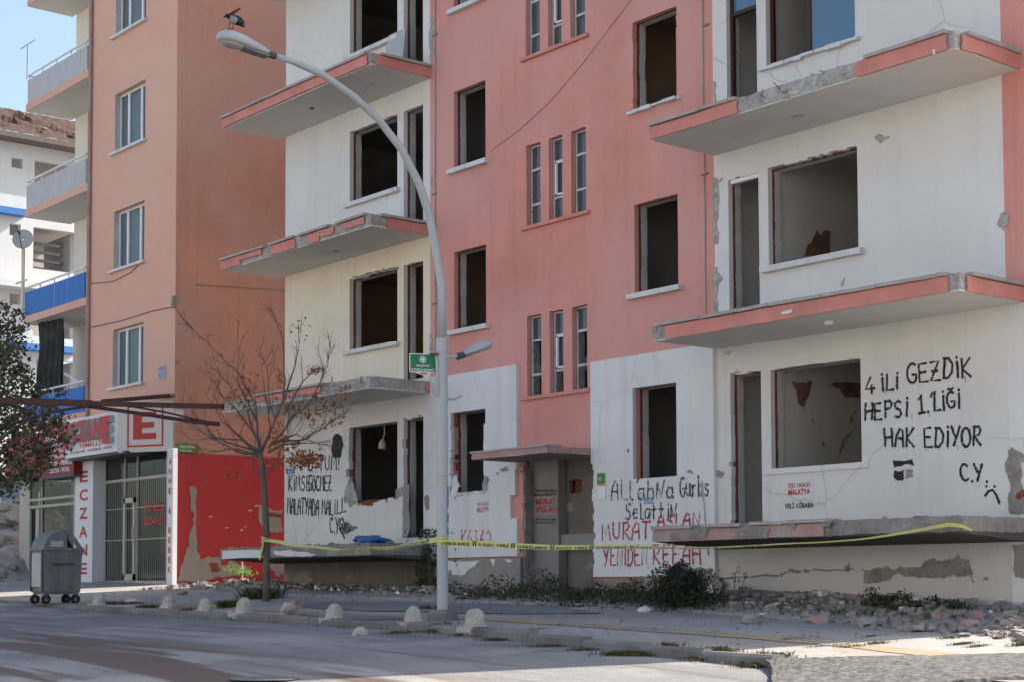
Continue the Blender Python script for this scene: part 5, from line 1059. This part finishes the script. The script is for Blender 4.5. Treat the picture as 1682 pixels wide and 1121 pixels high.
# ------------------------------------------------------------------ bare tree with the last brown leaves
b = G(437, 990); TT = (b-CAM).dot(FWD)
def TD(x, y, dz=0): return D(x, y, TT+dz)
tr = thing('bare_tree', 'nearly bare street tree with a few brown leaves and a dark slender trunk', 'tree', b)
o = MB(); o.tube([b+Vector((0, 0, -.1))]+[TD(x, y) for x, y in ((437.5, 950), (438, 890), (436, 840), (433, 790), (430, 760), (427, 742))], [.072, .063, .059, .056, .052, .048, .038], 10)
LIMBS = [[(430, 745), (424, 722), (388, 671), (358, 642), (340, 607), (327, 572)], [(424, 745), (423, 700), (420, 660), (391, 607), (351, 567), (316, 530), (300, 515)], [(428, 740), (442, 719), (454, 685), (444, 660), (439, 593), (426, 559)],
 [(454, 685), (468, 650), (471, 615), (466, 540), (454, 500)], [(440, 738), (471, 703), (482, 682), (514, 658), (530, 626), (546, 588), (552, 560)], [(466, 725), (503, 722), (530, 706), (560, 684), (575, 676)], [(426, 744), (388, 733), (348, 717), (322, 688), (300, 670)], [(424, 748), (380, 738), (340, 743), (306, 748)],
 [(424, 750), (388, 744), (330, 712), (304, 698)], [(427, 742), (394, 722), (332, 720), (304, 722)], [(430, 790), (415, 776), (412, 755), (420, 741)], [(438, 784), (458, 760), (466, 732), (478, 700)], [(421, 688), (404, 650), (388, 618), (386, 540)], [(471, 650), (488, 591), (500, 530)], [(472, 672), (503, 618), (535, 588)],
 [(430, 742), (412, 700), (404, 665), (370, 622), (352, 600)], [(440, 745), (470, 730), (520, 728), (548, 733)], [(432, 742), (446, 700), (436, 640), (430, 590)], [(450, 730), (490, 712), (530, 730)], [(420, 745), (390, 715), (360, 690), (330, 640)]]
tw = MB(); ends = []
for L in LIMBS:
    dz = random.uniform(-1.0, 1.0); n = len(L); P = [TD(430+(x-430)*.93+random.uniform(-1, 1), 745+(y-745)*.92, dz*i/(n-1)) for i, (x, y) in enumerate(L)]
    f = []
    for a, c in zip(P, P[1:]):
        for i in range(3): f.append(a.lerp(c, i/3)+Vector([random.uniform(-1, 1)*.012*(i > 0) for _ in range(3)]))
    f.append(P[-1]); m = len(f); tw.tube(f, [max(.002, .020*(1-i/(m-1))**1.1+.002) for i in range(m)], 6); 
    for i in range(3, m):
        if random.random() < .75:
            d = (f[i]-f[i-1]).normalized(); k = random.uniform(.2, .62)*(1-.4*i/m); e = (d+Vector((random.uniform(-.8, .8), random.uniform(-.8, .8), random.uniform(-.2, .8)))).normalized(); mid = f[i]+e*k*.5+Vector((0, 0, random.uniform(-.03, .05))); tip = f[i]+e*k+Vector((0, 0, .06)); tw.tube([f[i], mid, tip], [.007, .005, .002], 4); ends.append(tip)
            for _ in range(3):
                q = f[i].lerp(tip, random.uniform(.3, .9)); e2 = (e+Vector([random.uniform(-.9, .9) for _ in range(3)])).normalized(); tw.tube([q, q+e2*random.uniform(.1, .3)], [.004, .0015], 4)
o.build('trunk', M['bark'], tr, smooth=True); tw.build('branches', M['bark'], tr)
lf = MB()
for x0, x1, y0, y1, n in ((462, 535, 738, 775, 150), (470, 500, 720, 745, 20), (440, 575, 640, 700, 80), (540, 585, 630, 660, 14), (500, 535, 600, 617, 20), (500, 575, 685, 705, 16), (360, 430, 620, 680, 40), (445, 470, 600, 640, 10), (470, 515, 520, 570, 8), (375, 425, 600, 640, 12), (360, 400, 770, 795, 14), (325, 350, 780, 795, 3), (430, 480, 690, 770, 40), (400, 470, 750, 770, 12), (370, 420, 660, 700, 10)):
    for _ in range(int(n*2.3)): x, y = random.triangular(x0, x1), random.triangular(y0, y1); lf.leaf(TD(x, y, random.uniform(-.7, .7)), random.uniform(.022, .044), 0, .7)
lf.build('foliage', M['autumn'], tr)
# ------------------------------------------------------------------ leafy tree at the left edge
b = D(-70, 990, 32.5); b.z = zg(b.x, b.y); tr = thing('leafy_tree', 'dark green leafy tree at the left edge with a few yellowed leaves', 'tree', b)
def LD_(x, y, dz=0): return D(x, y, 32.5+dz)
o = MB(); o.tube([b-Vector((0, 0, .1)), LD_(-68, 900), LD_(-62, 820), LD_(-50, 740), LD_(-45, 660), LD_(-40, 560)], [.15, .13, .12, .09, .06, .02], 10)
br = MB(); lf = MB()
CL = [(10, 540, 24, 120), (4, 585, 26, 170), (28, 570, 18, 60), (20, 615, 28, 190), (52, 640, 20, 70), (15, 655, 30, 200), (48, 690, 26, 150), (75, 700, 18, 70), (100, 650, 10, 14), (20, 700, 32, 240), (98, 692, 16, 45), (108, 722, 14, 40), (60, 740, 28, 190), (20, 750, 30, 240), (40, 780, 22, 120), (10, 795, 22, 110), (70, 765, 16, 50), (-40, 560, 40, 250), (-40, 640, 50, 400), (-50, 720, 50, 400), (-90, 640, 50, 300), (-100, 720, 50, 300), (30, 515, 10, 16), (5, 505, 14, 30), (36, 540, 10, 20), (62, 660, 14, 30), (84, 672, 10, 18)]
for x, y, r, n in CL:
    dz = random.uniform(-1.1, 1.1); c = LD_(x, y, dz); s_ = LD_(-48+random.uniform(-10, 5), min(y+90, 840), 0); m = s_.lerp(c, .55)+Vector((0, 0, .12)); br.tube([s_, m, c, c+(c-m)*.3], [.035, .02, .01, .003], 5)
    for _ in range(int(n*1.9)):
        a = random.gauss(0, .5), random.gauss(0, .5), random.gauss(0, .5); k = r*32.5/FPX; lf.leaf(c+Vector(a)*k*1.15, random.uniform(.03, .062), .2, .65)
o.build('trunk', M['bark'], tr, smooth=True); br.build('branches', M['bark'], tr); lf.build('foliage', M['leaf_d'], tr)
# ------------------------------------------------------------------ bollards
def bollard_mesh():
    o = MB(); rings = []
    for z, a, c, sh in ((-.08, .155, .125, 0), (.0, .152, .122, 0), (.10, .140, .110, .0), (.20, .118, .094, .0), (.27, .092, .074, 0), (.315, .058, .048, 0), (.33, .02, .018, 0)): rings.append([Vector((a*math.copysign(abs(math.cos(q))**.7, math.cos(q)), c*math.copysign(abs(math.sin(q))**.7, math.sin(q))+sh, z)) for q in [2*math.pi*i/16 for i in range(16)]])
    fine_ = []
    for a, c in zip(rings, rings[1:]):
        for k in range(3): fine_.append([p.lerp(q, k/3) for p, q in zip(a, c)])
    fine_.append(rings[-1]); sd_ = random.uniform(0, 50)
    fine_ = [[p+noise.noise_vector(p*9+Vector((sd_, 0, 0)))*.024+noise.noise_vector(p*30+Vector((sd_, 0, 0)))*.010 for p in r_] for r_ in fine_]
    o.loft(fine_); o.rough(-.15, .13, -.20, -.09, -.08, .025, .05, .018, sd_)
    return o
proto = []
def put(px, py, label, sc=1., rot=(0, 0, 0), rz=0.):
    global proto
    p = G(px, py); p.y = max(p.y, -5.0); p.y = min(p.y, -4.86); p = W(px, py, p.y)
    if len(proto) < 4: o = bollard_mesh().build('bollard', M['stone']); proto.append(o)
    else: o = proto[random.randrange(4)].copy(); COL.objects.link(o)
    o.location = (p.x, p.y, zs(p.x, p.y) if not rot[0] else zs(p.x, p.y)+.10); o.rotation_euler = (rot[0], rot[1], rz); o.scale = (sc*.86, sc*.86, sc*random.uniform(.60, .70)); tag(o, label, 'bollard', 'concrete bollards along the kerb'); return o
put(162, 990, 'small concrete bollard on the kerb nearest the metal dumpster'); put(276, 1000, 'concrete bollard on the kerb in front of the pharmacy corner', .95, rz=.2); put(336, 1004, 'concrete bollard on the kerb in front of the red wall', .95, rz=-.2)
put(400, 1010, 'leaning concrete bollard just left of the bare tree', 1.1, (0, .16, 0)); put(474, 1020, 'concrete bollard knocked over on the kerb right of the bare tree', .8, (1.25, .3, 0), .9); put(549, 1026, 'upright concrete bollard on the kerb between the bare tree and the street lamp', 1., rz=.1)
put(679, 1037, 'concrete bollard on the kerb just left of the street lamp', 1.0, rz=-.1); put(780, 1046, 'concrete bollard on the kerb just right of the street lamp', 1.08, rz=.15)
def lump(name, px, py, r, m, label, cat, flat=.7, group=None, Y=None, sub=2, amp=.35, stretch=1.):
    p = G(px, py) if Y is None else W(px, py, Y); bm = bmesh.new(); bmesh.ops.create_icosphere(bm, subdivisions=sub, radius=1); sd_ = random.uniform(0, 99)
    for v in bm.verts: n = v.co.copy(); k = 1+amp*noise.noise(n*1.3+Vector((sd_, 0, 0)))+amp*.4*noise.noise(n*3.5+Vector((sd_, 2, 0))); v.co = Vector((n.x*k*stretch, n.y*k, max(n.z*k*flat, -.3)))*r
    me = bpy.data.meshes.new(name); bm.to_mesh(me); bm.free(); me.materials.append(m); o = bpy.data.objects.new(name, me); COL.objects.link(o); o.location = p + Vector((0, 0, r*.18)); o.rotation_euler = (0, 0, random.uniform(0, 6)); return tag(o, label, cat, group)
lump('bollard_stump', 220, 993, .16, M['stone'], 'broken bollard stump lying on the kerb right of the dumpster', 'stump', .5); lump('bollard_stump', 592, 1045, .10, M['stone'], 'little concrete stump at the kerb left of the lamp', 'stump', .9)
for x, y, r, m, lab, fl in ((1345, 1024, .17, 'fascia_old', 'pinkish plaster chunk on the rubble below the right balcony', .45), (1590, 1036, .15, 'fascia_old', 'pink brick chunk in the rubble near the right edge', .6), (1235, 1026, .13, 'rubble', 'grey concrete chunk in the weeds right of the bush', .7), (1430, 1030, .16, 'rubble', 'grey concrete lump in front of the yellow stone', .6), (1060, 1006, .10, 'white', 'white plaster chunk lying in front of the bush', .6), (300, 978, .12, 'rubble', 'grey chunk on the pavement before the red wall', .5), (480, 1000, .14, 'fascia_old', 'brick lump beside the foot of the bare tree', .6)):
    lump('rubble_chunk', x, y, r, M[m], lab, 'rubble', fl, 'loose rubble chunks', amp=.6)
o = lump('sandstone_block', 1477, 1014, .15, M['sand'], 'upright yellow stone block leaning at the basement wall', 'stone', 1.35, amp=.35); o.rotation_euler = (0, .1, .4)
# ------------------------------------------------------------------ dumpster
b = G(92, 993); t = thing('dumpster', 'grey galvanised dumpster on wheels with its lid half open', 'dumpster', b); X0, X1, Y0, Y1 = -.28, .28, -.37, .37; zA, zB_ = .17, .97
def dm(mb, n, m, par=None, **k): return mb.build(n, M[m], par or t, local=True, **k)
o = MB(); o.loft([[(X0+.05, Y0+.05, zA), (X1-.05, Y0+.05, zA), (X1-.05, Y1-.05, zA), (X0+.05, Y1-.05, zA)], [(X0+.02, Y0+.02, zA+.06), (X1-.02, Y0+.02, zA+.06), (X1-.02, Y1-.02, zA+.06), (X0+.02, Y1-.02, zA+.06)], [(X0, Y0, zB_), (X1, Y0, zB_), (X1, Y1, zB_), (X0, Y1, zB_)]]); body = dm(o, 'body', 'galv')
o = MB(); o.box(X0-.02, X1+.03, Y0-.03, Y1+.03, zB_, zB_+.045); dm(o, 'rim', 'galv')
o = MB(); o.box(X0+.07, X1-.09, Y0-.012, Y0+.012, zA+.14, zB_-.05); o.box(X0+.13, X0+.27, Y0-.016, Y0-.012, zB_-.22, zB_-.17); dm(o, 'end_panel', 'galv_l')
for x in (X0+.02, X1-.05): o = MB(); o.box(x, x+.035, Y0-.022, Y0+.01, zA+.05, zB_-.002); dm(o, 'end_post', 'steel_d')
for y in (-.14, .12): o = MB(); o.box(X1-.03, X1+.006, y, y+.03, zA+.08, zB_-.06); dm(o, 'rib', 'galv')
o = MB(); o.tube([(X1-.01, -.20, .72), (X1+.03, -.19, .72), (X1+.03, .19, .72), (X1-.01, .20, .72)], .014, 6); dm(o, 'handle', 'steel_d')
# barrel lid: closed half and raised half
n = 10; o = MB(); ang = [R(180-88*i/n) for i in range(n+1)]; yc = .08; rr = .42
vs = [(x, yc+rr*math.cos(a)*1.05, zB_+.045+rr*.78*math.sin(a)) for x in (X0, X1) for a in ang]; o.add(vs, [(i, i+1, n+2+i, n+1+i) for i in range(n)])
o.add([(x, yc+rr*math.cos(a)*1.05, zB_+.045+rr*.78*math.sin(a)) for x in (X1,) for a in ang]+[(X1, yc, zB_+.045)], [tuple(range(n+2))]); lid = dm(o, 'lid', 'galv'); o = MB(); o.box(X1-.004, X1+.012, -.24, .0, zB_+.06, zB_+.17); dm(o, 'lid_plate', 'galv_l')
o = MB(); o.obox((0, .10, zB_+.20), (X1-.01, 0, 0), Vector((0, .10, -.16)), Vector((0, .01, .006))); dm(o, 'raised_lid', 'cloth')
o = MB(); o.add([(X1+.02, .0, zB_+.36), (X1+.02, .12, zB_+.37), (X1+.02, .26, zB_+.20), (X1+.02, .40, zB_-.02), (X1+.02, .36, zB_-.10), (X1+.02, .24, zB_-.12), (X1+.02, .27, zB_+.02), (X1+.02, .14, zB_+.24)], [(0, 1, 7), (1, 2, 7), (2, 3, 6), (2, 6, 7), (3, 4, 6), (4, 5, 6)]); o.add([(p.x-.012, p.y, p.z) for p in o.v[:8]], [(7, 1, 0), (7, 2, 1), (6, 3, 2), (7, 6, 2), (6, 4, 3), (6, 5, 4)]+[(0, 7, 7-8, 0-8)][:0]); dm(o, 'lid_arm', 'galv')
for i, (x, y) in enumerate(((X0+.08, Y0+.05), (X1-.10, Y0+.10), (X0+.10, Y1-.10), (X1-.10, Y1-.08))):
    o = MB(); o.tube([(x-.025, y, .085), (x+.025, y, .085)], .085, 16); wh = dm(o, 'wheel', 'rubber'); o = MB(); o.tube([(x-.03, y, .085), (x+.03, y, .085)], .04, 10); dm(o, 'hub', 'fascia' if i == 0 else 'galv', wh); o = MB(); o.bar((x+.04, y, .085), (x+.04, y, zA+.03), .02, .04); o.bar((x-.04, y, .085), (x-.04, y, zA+.03), .02, .04); dm(o, 'fork', 'steel_d')
# ------------------------------------------------------------------ warning tape from the tree round the lamp to the balcony
LPT = (G(727, 1020)-CAM).dot(FWD)
def tape(pts, wid, words, t_par, step=.05, sag=None):
    P = []
    for a, c in zip(pts, pts[1:]):
        for i in range(10): P.append((a[0].lerp(c[0], i/10), a[1]+(c[1]-a[1])*i/10))
    P.append(pts[-1]); mb = MB(); vs = []; cum = [0]
    sm = [P[0]]+[((a[0]+b_[0]*2+c[0])/4, b_[1]) for a, b_, c in zip(P, P[1:], P[2:])]+[P[-1]]; P = sm
    for a, c in zip(P, P[1:]): cum.append(cum[-1]+(c[0]-a[0]).length)
    def at(s, v, d=0):
        i = 0
        while i < len(cum)-2 and cum[i+1] < s: i += 1
        k = (s-cum[i])/max(1e-6, cum[i+1]-cum[i]); p = P[i][0].lerp(P[i+1][0], k); w_ = P[i][1]+(P[i+1][1]-P[i][1])*k; dr = (P[i+1][0]-P[i][0]).normalized(); side = dr.cross(Vector((0, 0, 1))).normalized()
        side = side if side.dot(CAM-p) > 0 else -side
        tlt = math.acos(max(.12, min(1, w_/wid))); up = Vector((0, 0, 1))*math.cos(tlt)-side*math.sin(tlt); return p + up*wid*(v-.5)+side*d+Vector((0, 0, .010*math.sin(s*3.1)))
    for i in range(len(P)): vs += [at(cum[i], 0), at(cum[i], .5, .004*math.sin(i*1.7)), at(cum[i], 1)]
    mb.add(vs, [q for i in range(len(P)-1) for q in ((3*i, 3*i+3, 3*i+4, 3*i+1), (3*i+1, 3*i+4, 3*i+5, 3*i+2))]); tp = mb.build('tape_strip', M['tape'], t_par)
    x = words[0]; o = MB()
    while x < words[1]:
        for wrd, L in words[2]:
            vs_, fs_ = text_mesh(wrd, .03); a0 = min(v.x for v in vs_); a1 = max(v.x for v in vs_); b0 = min(v.y for v in vs_); b1 = max(v.y for v in vs_)
            if x+L > cum[-1]: x += L; continue
            o.add([at(x+(v.x-a0)/(a1-a0)*L, .14+.62*(v.y-b0)/(b1-b0) if wrd != '||' else .05+.9*(v.y-b0)/(b1-b0), .006) for v in vs_], fs_); x += L+.035
        if len(words) < 3: break
    if o.v: o.build('lettering', M['black'], tp)
t = thing('warning_tape', 'yellow warning tape with black words strung from the bare tree past the lamp', 'tape', TD(437, 892))
def at_t(x, y, q): return D(x, y, TT-.1+(LPT-.12-TT+.1)*q)
tape([(at_t(437, 889, 0), .05), (at_t(470, 894, .15), .05), (at_t(520, 901, .36), .035), (at_t(580, 905, .57), .03), (at_t(640, 901, .76), .05), (at_t(690, 893, .9), .068), (at_t(727, 887, 1), .075)], .078, (3.5, 7.2, [('GİRİLMEZ', .42), ('||', .05), ('KAZA YERİ', .42), ('||', .05)]), t)
e = Vector((12.22, -1.36, Z0+.12)); et = (e-CAM).dot(FWD)
def at_2(x, y, q): return D(x, y, LPT-.12+(et-.05-LPT+.12)*q)
tape([(at_2(721, 893, 0), .078), (at_2(800, 896, .10), .075), (at_2(900, 899, .22), .066), (at_2(985, 901, .33), .052), (at_2(1080, 901, .45), .034), (at_2(1160, 900, .54), .026), (at_2(1250, 898, .64), .02), (at_2(1340, 893, .73), .018), (at_2(1420, 885, .81), .024), (at_2(1500, 874, .89), .04), (at_2(1560, 864, .96), .05), (at_2(1582, 867, .985), .04), (at_2(1597, 874, 1), .02)], .078, (.03, 4.0, [('GİRİLMEZ', .42), ('||', .05), ('KAZA YERİ', .42), ('||', .05)]), t)
p = TD(437.5, 889); o = MB()
for dz, tl in ((0, .02), (.045, -.03), (-.03, .035)): rg = [[p+Vector((math.cos(a)*.085, math.sin(a)*.085, dz+z+tl*math.cos(a))) for a in [2*math.pi*i/14 for i in range(14)]] for z in (-.022, .022)]; o.loft(rg, cap=False)
o.add([p+Vector((.05, -.08, 0)), p+Vector((.06, -.085, -.05)), p+Vector((-.02, -.11, -.34)), p+Vector((-.07, -.12, -.30))], [(0, 1, 2, 3)]); o.build('tape_knot', M['tape'], t)
p = D(727, 888, LPT); o = MB(); rg = [[Vector((G(727, 1020).x+math.cos(a)*.08, G(727, 1020).y+math.sin(a)*.08, p.z+z)) for a in [2*math.pi*i/16 for i in range(16)]] for z in (-.065, .045)]; o.loft(rg, cap=False); o.build('tape_loop', M['tape'], t)
# ------------------------------------------------------------------ maroon steel frame reaching in from the left
T1, T0 = 25.0, 26.2
def BD(x, y): return D(x, y, T0+(T1-T0)*(x+20)/385)
pb = BD(-40, 660); pb.z = zg(pb.x, pb.y); t = thing('steel_awning_frame', 'dark maroon steel awning frame reaching in from the left edge', 'steel frame', pb)
o = MB(); o.bar(BD(-60, 657), BD(150, 664), .10, .10); o.bar(BD(150, 664), BD(366, 669), .085, .075); o.build('main_beam', M['maroon'], t)
o = MB(); o.tube([BD(20, 697), BD(90, 677), BD(147, 668)], .022, 6); o.build('brace', M['maroon'], t); o = MB(); o.tube([BD(147, 669), BD(240, 682), BD(310, 693), BD(360, 698)], [.03, .03, .032, .036], 6); o.build('brace', M['maroon'], t); o = MB(); o.tube([BD(205, 667), BD(270, 678), BD(342, 695)], .016, 6); o.build('brace', M['maroon'], t)
o = MB(); o.bar((pb.x, pb.y, pb.z-.1), (pb.x, pb.y, BD(-40, 658).z), .12, .12); o.build('post', M['maroon'], t)
# ------------------------------------------------------------------ odds and ends left on the balconies
zf = zk(3)+.235; a = [W(626, 92, -.42), W(661, 92, -.42), W(667, 46, -.03), W(640, 58, -.03)]
for q in a[:2]: q.z = zf
o = MB(); n = (a[1]-a[0]).cross(a[3]-a[0]).normalized()*.012; o.add(a+[p+n for p in a], [(0, 1, 2, 3), (7, 6, 5, 4), (0, 4, 5, 1), (1, 5, 6, 2), (2, 6, 7, 3), (3, 7, 4, 0)]); tag(o.build('leaning_panel', M['galv_l']), 'grey glass panel leaning beside the top left balcony door', 'panel')
o = lump('plastic_sheet', 610, 897, .31, M['plastic'], 'crumpled blue plastic sheet on the left ground-floor balcony', 'plastic sheet', .42, Y=-.75, sub=4, amp=.5, stretch=1.25); o.location.z = Z0+.215; o.rotation_euler = (0, 0, 0)
def debris(k, X0, X1, n, r=.04, Y0=-1.2, Y1=-.2, dz=0.):
    o = MB()
    for _ in range(n): o.rock((random.uniform(X0, X1), random.uniform(Y0, Y1), zk(k)+.235+dz), random.uniform(.4, 1.3)*r, .6)
    return o
o = debris(0, 7.2, 12.1, 60, .05); [o.v.extend([]) for _ in ()]; q = o.build('balcony_debris', M['rubble']); q['kind'] = 'stuff'; q = debris(0, -5.1, -.1, 60, .05, dz=-.05).build('balcony_debris', M['rubble']); q['kind'] = 'stuff'; q = debris(1, 7.3, 12.1, 25, .03, -1.25, -.8).build('balcony_debris', M['rubble']); q['kind'] = 'stuff'
o = MB(); o.bar(W(1502, 850, -1.0), W(1528, 850, -1.0), .05, .05); o = tag(o.build('wood_offcut', M['brown']), 'dark wooden offcut lying on the right ground-floor balcony', 'wood')
o.location.z += Z0+.235-W(1502, 850, -1.0).z+.0
# ------------------------------------------------------------------ plants, weeds and rubble along the wall
def leaves(mb, boxes, r, up=.4):
    for x0, x1, y0, y1, h, n in boxes:
        for _ in range(n): x, y = random.uniform(x0, x1), random.uniform(y0, y1); c = max(.06, .45+1.5*noise.noise(Vector((x*1.6, y*1.6, 1)))); mb.leaf((x, y, zs(x, y)+h*c*random.random()**.8), random.uniform(.6, 1.3)*r, up, .6)
o = MB(); leaves(o, [(2.6, 7.0, -1.5, -.15, .34, 6500), (5.0, 7.8, -1.9, -.3, .30, 2500), (7.4, 9.2, -1.0, -.15, .26, 1700), (10.2, 11.7, -.8, -.12, .38, 3300), (9.2, 10.2, -.7, -.1, .20, 400), (.4, 2.6, -1.0, -.1, .22, 1300), (-4.5, .4, -.9, -.1, .16, 800)], .024)
q = o.build('weeds', M['weed']); q['kind'] = 'stuff'
def plant(name, label, cat, px, py, w_, h, n, m, r, Y=None, stems=14, rx=1.):
    p = G(px, py) if Y is None else W(px, py, Y); p.z = zs(p.x, p.y); t = thing(name, label, cat, p); st = MB(); lf = MB()
    for _ in range(stems):
        a = random.uniform(0, 6.28); q = Vector((math.cos(a)*w_*.8*rx*random.random(), math.sin(a)*w_*.5*random.random(), h*random.uniform(.5, 1.0))); st.tube([p, p+q*.5+Vector((0, 0, h*.1)), p+q], [.012, .008, .003], 5)
    for _ in range(n):
        v = Vector((random.gauss(0, .38)*w_*rx, random.gauss(0, .3)*w_, 0)); top = h*max(.15, 1-(abs(v.x)/(w_*1.1*rx))**2)*(1+.35*noise.noise(Vector((v.x*5, v.y*5, 7)))); lf.leaf(p+v+Vector((0, 0, top*random.random()**.6)), random.uniform(.6, 1.3)*r, .3, .55)
    st.build('stems', M['bark'], t); lf.build('foliage', M[m], t); return t
plant('bush', 'dark green bush growing against the foot of the wall under the red writing', 'bush', 1118, 1004, .55, .62, 5200, 'bushleaf', .022, rx=1.05)
p = W(705, 975, -.12); p.z = zs(p.x, p.y); t = thing('climbing_plant', 'withered dark climbing plant at the wall behind the lamp pole', 'plant', p); st = MB(); lf = MB()
for i in range(9):
    x = p.x+random.uniform(-.4, .3); st.tube([(x, -.10, p.z), (x+random.uniform(-.1, .1), -.08, p.z+.5), (x+random.uniform(-.2, .2), -.07, p.z+random.uniform(.7, 1.3))], [.015, .010, .004], 5)
for _ in range(800): x = p.x+random.gauss(0, .26); z = p.z+1.15*random.random()**1.2; lf.leaf((x, -.05-random.random()*.22, z), random.uniform(.02, .045), .1)
st.build('stems', M['bark'], t); lf.build('foliage', M['weed'], t)
p = W(395, 962, .6); p.z = zs(p.x, p.y); t = thing('sapling', 'small bright green sapling lit by the sun in front of the red wall', 'plant', p); st = MB(); st.tube([p+Vector((.05, 0, 0)), p+Vector((.10, 0, .35)), p+Vector((-.02, 0, .78))], [.02, .015, .008], 6); lf = MB()
for x, z, n, s_ in ((-.25, .34, 60, .22), (.28, .28, 40, .16), (-.5, .76, 22, .10), (-.25, .78, 22, .10)):
    st.tube([p+Vector((.08, 0, z*.8)), p+Vector((x, 0, z))], [.008, .004], 4)
    for _ in range(n): lf.leaf(p+Vector((x+random.gauss(0, s_*.6), random.gauss(0, .12), z+random.gauss(0, s_*.28))), random.uniform(.03, .055), .8, .4)
st.build('stems', M['reveal'], t); lf.build('foliage', M['sprout'], t)
def thin_plant(px, py, Y, h, label):
    p = W(px, py, Y); p.z = zs(p.x, p.y); t = thing('weed_stalk', label, 'plant', p); st = MB(); lf = MB(); st.tube([p, p+Vector((.03, 0, h*.6)), p+Vector((.14, -.03, h))], [.008, .006, .002], 5)
    for i in range(16): k = random.uniform(.35, 1); lf.leaf(p+Vector((.14*k*k+random.gauss(0, .07), random.gauss(0, .05), h*k)), random.uniform(.02, .035), .2, .4)
    st.build('stem', M['bark'], t); lf.build('foliage', M['weed'], t)
thin_plant(1218, 1000, -.4, .50, 'thin drooping weed stalk against the grey basement wall'); thin_plant(1205, 1000, -.15, .62, 'dry upright weed stalk at the left end of the grey basement wall')
o = MB()
def rub(x0, x1, y0, y1, n, r0, r1, h=0):
    r1 *= .8; n = int(n*1.5)
    for _ in range(n): x, y = random.uniform(x0, x1), random.triangular(y0, y1, y1 if h else (y0+y1)/2); k = (y-y0)/(y1-y0); o.rock((x, y, zs(x, y)+h*k*random.random()+.01), r0+(r1-r0)*random.random()**3, .65)
rub(7.6, 13.4, -1.75, -.1, 1100, .02, .15, .22); rub(11.2, 14, -2.1, -.5, 500, .02, .13, .12); rub(-5.2, 1.6, -1.4, -.1, 500, .02, .12, .14); rub(-8.4, -5, -1.8, .8, 240, .02, .13, .1); rub(1.8, 8, -1.9, -.8, 260, .015, .07); rub(-1.2, 12, -4.9, -1.8, 160, .008, .03)
q = o.build('rubble', M['rubble']); q['kind'] = 'stuff'
o = MB(); rub(7.6, 13.4, -1.6, -.1, 130, .03, .11, .25); rub(-5, 1, -1.3, -.1, 60, .03, .1, .12); q = o.build('pink_rubble', M['fascia_old']); q['kind'] = 'stuff'
o = MB(); rub(7.6, 13.6, -1.7, -.1, 130, .02, .09, .25); rub(-5, 6, -1.4, -.1, 70, .02, .08, .12); q = o.build('white_rubble', M['white2']); q['kind'] = 'stuff'
# soil mound under the rubble
structure('soil_bank', sheet(frange(-5.2, 13.4, .15), frange(-1.7, -.005, .12), lambda x, y: zs(x, y)+.02+max(0, (y+1.7)/1.7)*(.06 if x < 7 else .16)*(1+.6*noise.noise(Vector((x*1.1, y*2, 0)))) - (.05 if y < -1.6 else 0)), M['earth'])
gr = MB()
def tuft(px, py, wpx, n, h, dy=.09):
    h *= .55 if h < .15 else .8
    for _ in range(int(n*2.2)): p = G(px+random.gauss(0, .45)*wpx, py); y = p.y+random.gauss(0, dy); gr.blade((p.x, y, zg(p.x, y)+.0), h*random.uniform(.4, 1.2), .0035, .6)
for a in ((1060, 1078, 60, 420, .09), (1030, 1077, 40, 200, .08), (1165, 1086, 35, 260, .09), (1260, 1097, 40, 300, .09), (1240, 1094, 20, 120, .09), (1400, 1064, 22, 90, .04), (1440, 1059, 12, 60, .05), (1580, 1060, 14, 90, .05), (1560, 1050, 20, 80, .05), (1605, 1064, 10, 50, .05), (1675, 1062, 12, 60, .07), (430, 985, 26, 360, .22), (375, 1000, 12, 100, .16), (200, 994, 40, 180, .1), (240, 1000, 25, 150, .1), (300, 1004, 20, 90, .08), (720, 1041, 16, 90, .1), (655, 1042, 25, 90, .06), (760, 1046, 16, 70, .06), (820, 1054, 30, 110, .07), (900, 1064, 40, 110, .06), (960, 1070, 30, 90, .06), (1430, 1047, 12, 40, .04), (1380, 1062, 14, 40, .04), (880, 1036, 18, 30, .04), (1300, 1052, 22, 50, .04), (700, 1003, 20, 60, .12), (1190, 1082, 30, 120, .06), (1340, 1064, 14, 40, .03)): tuft(*a)
for _ in range(900): x = random.uniform(2.5, 12); y = random.uniform(-1.5, -.2); gr.blade((x, y, zs(x, y)+.05), random.uniform(.03, .14), .003, .6)
for _ in range(160): p = W(450+random.gauss(0, 14), 965, .8); gr.blade((p.x, .8+random.gauss(0, .4), zs(p.x, .8)), random.uniform(.06, .2), .004, .6)
q = gr.build('grass', M['grass']); q['kind'] = 'stuff'
lt = MB()                                        # fallen leaves and scraps on the pavement and road edge
for _ in range(520): x = random.uniform(-8, 12.5); y = random.choice((random.gauss(-5.25, .10), random.uniform(-4.9, -1.6))); lt.leaf((x, y, zg(x, y)+.02), random.uniform(.012, .035), 3, .7)
q = lt.build('fallen_leaves', M['autumn']); q['kind'] = 'stuff'
pp = MB()
for _ in range(60): x = random.uniform(-5, 3); y = random.uniform(-1.5, -.3); pp.leaf((x, y, zs(x, y)+.1), random.uniform(.02, .06), 1.5, .7)
q = pp.build('litter', M['white_p']); q['kind'] = 'stuff'
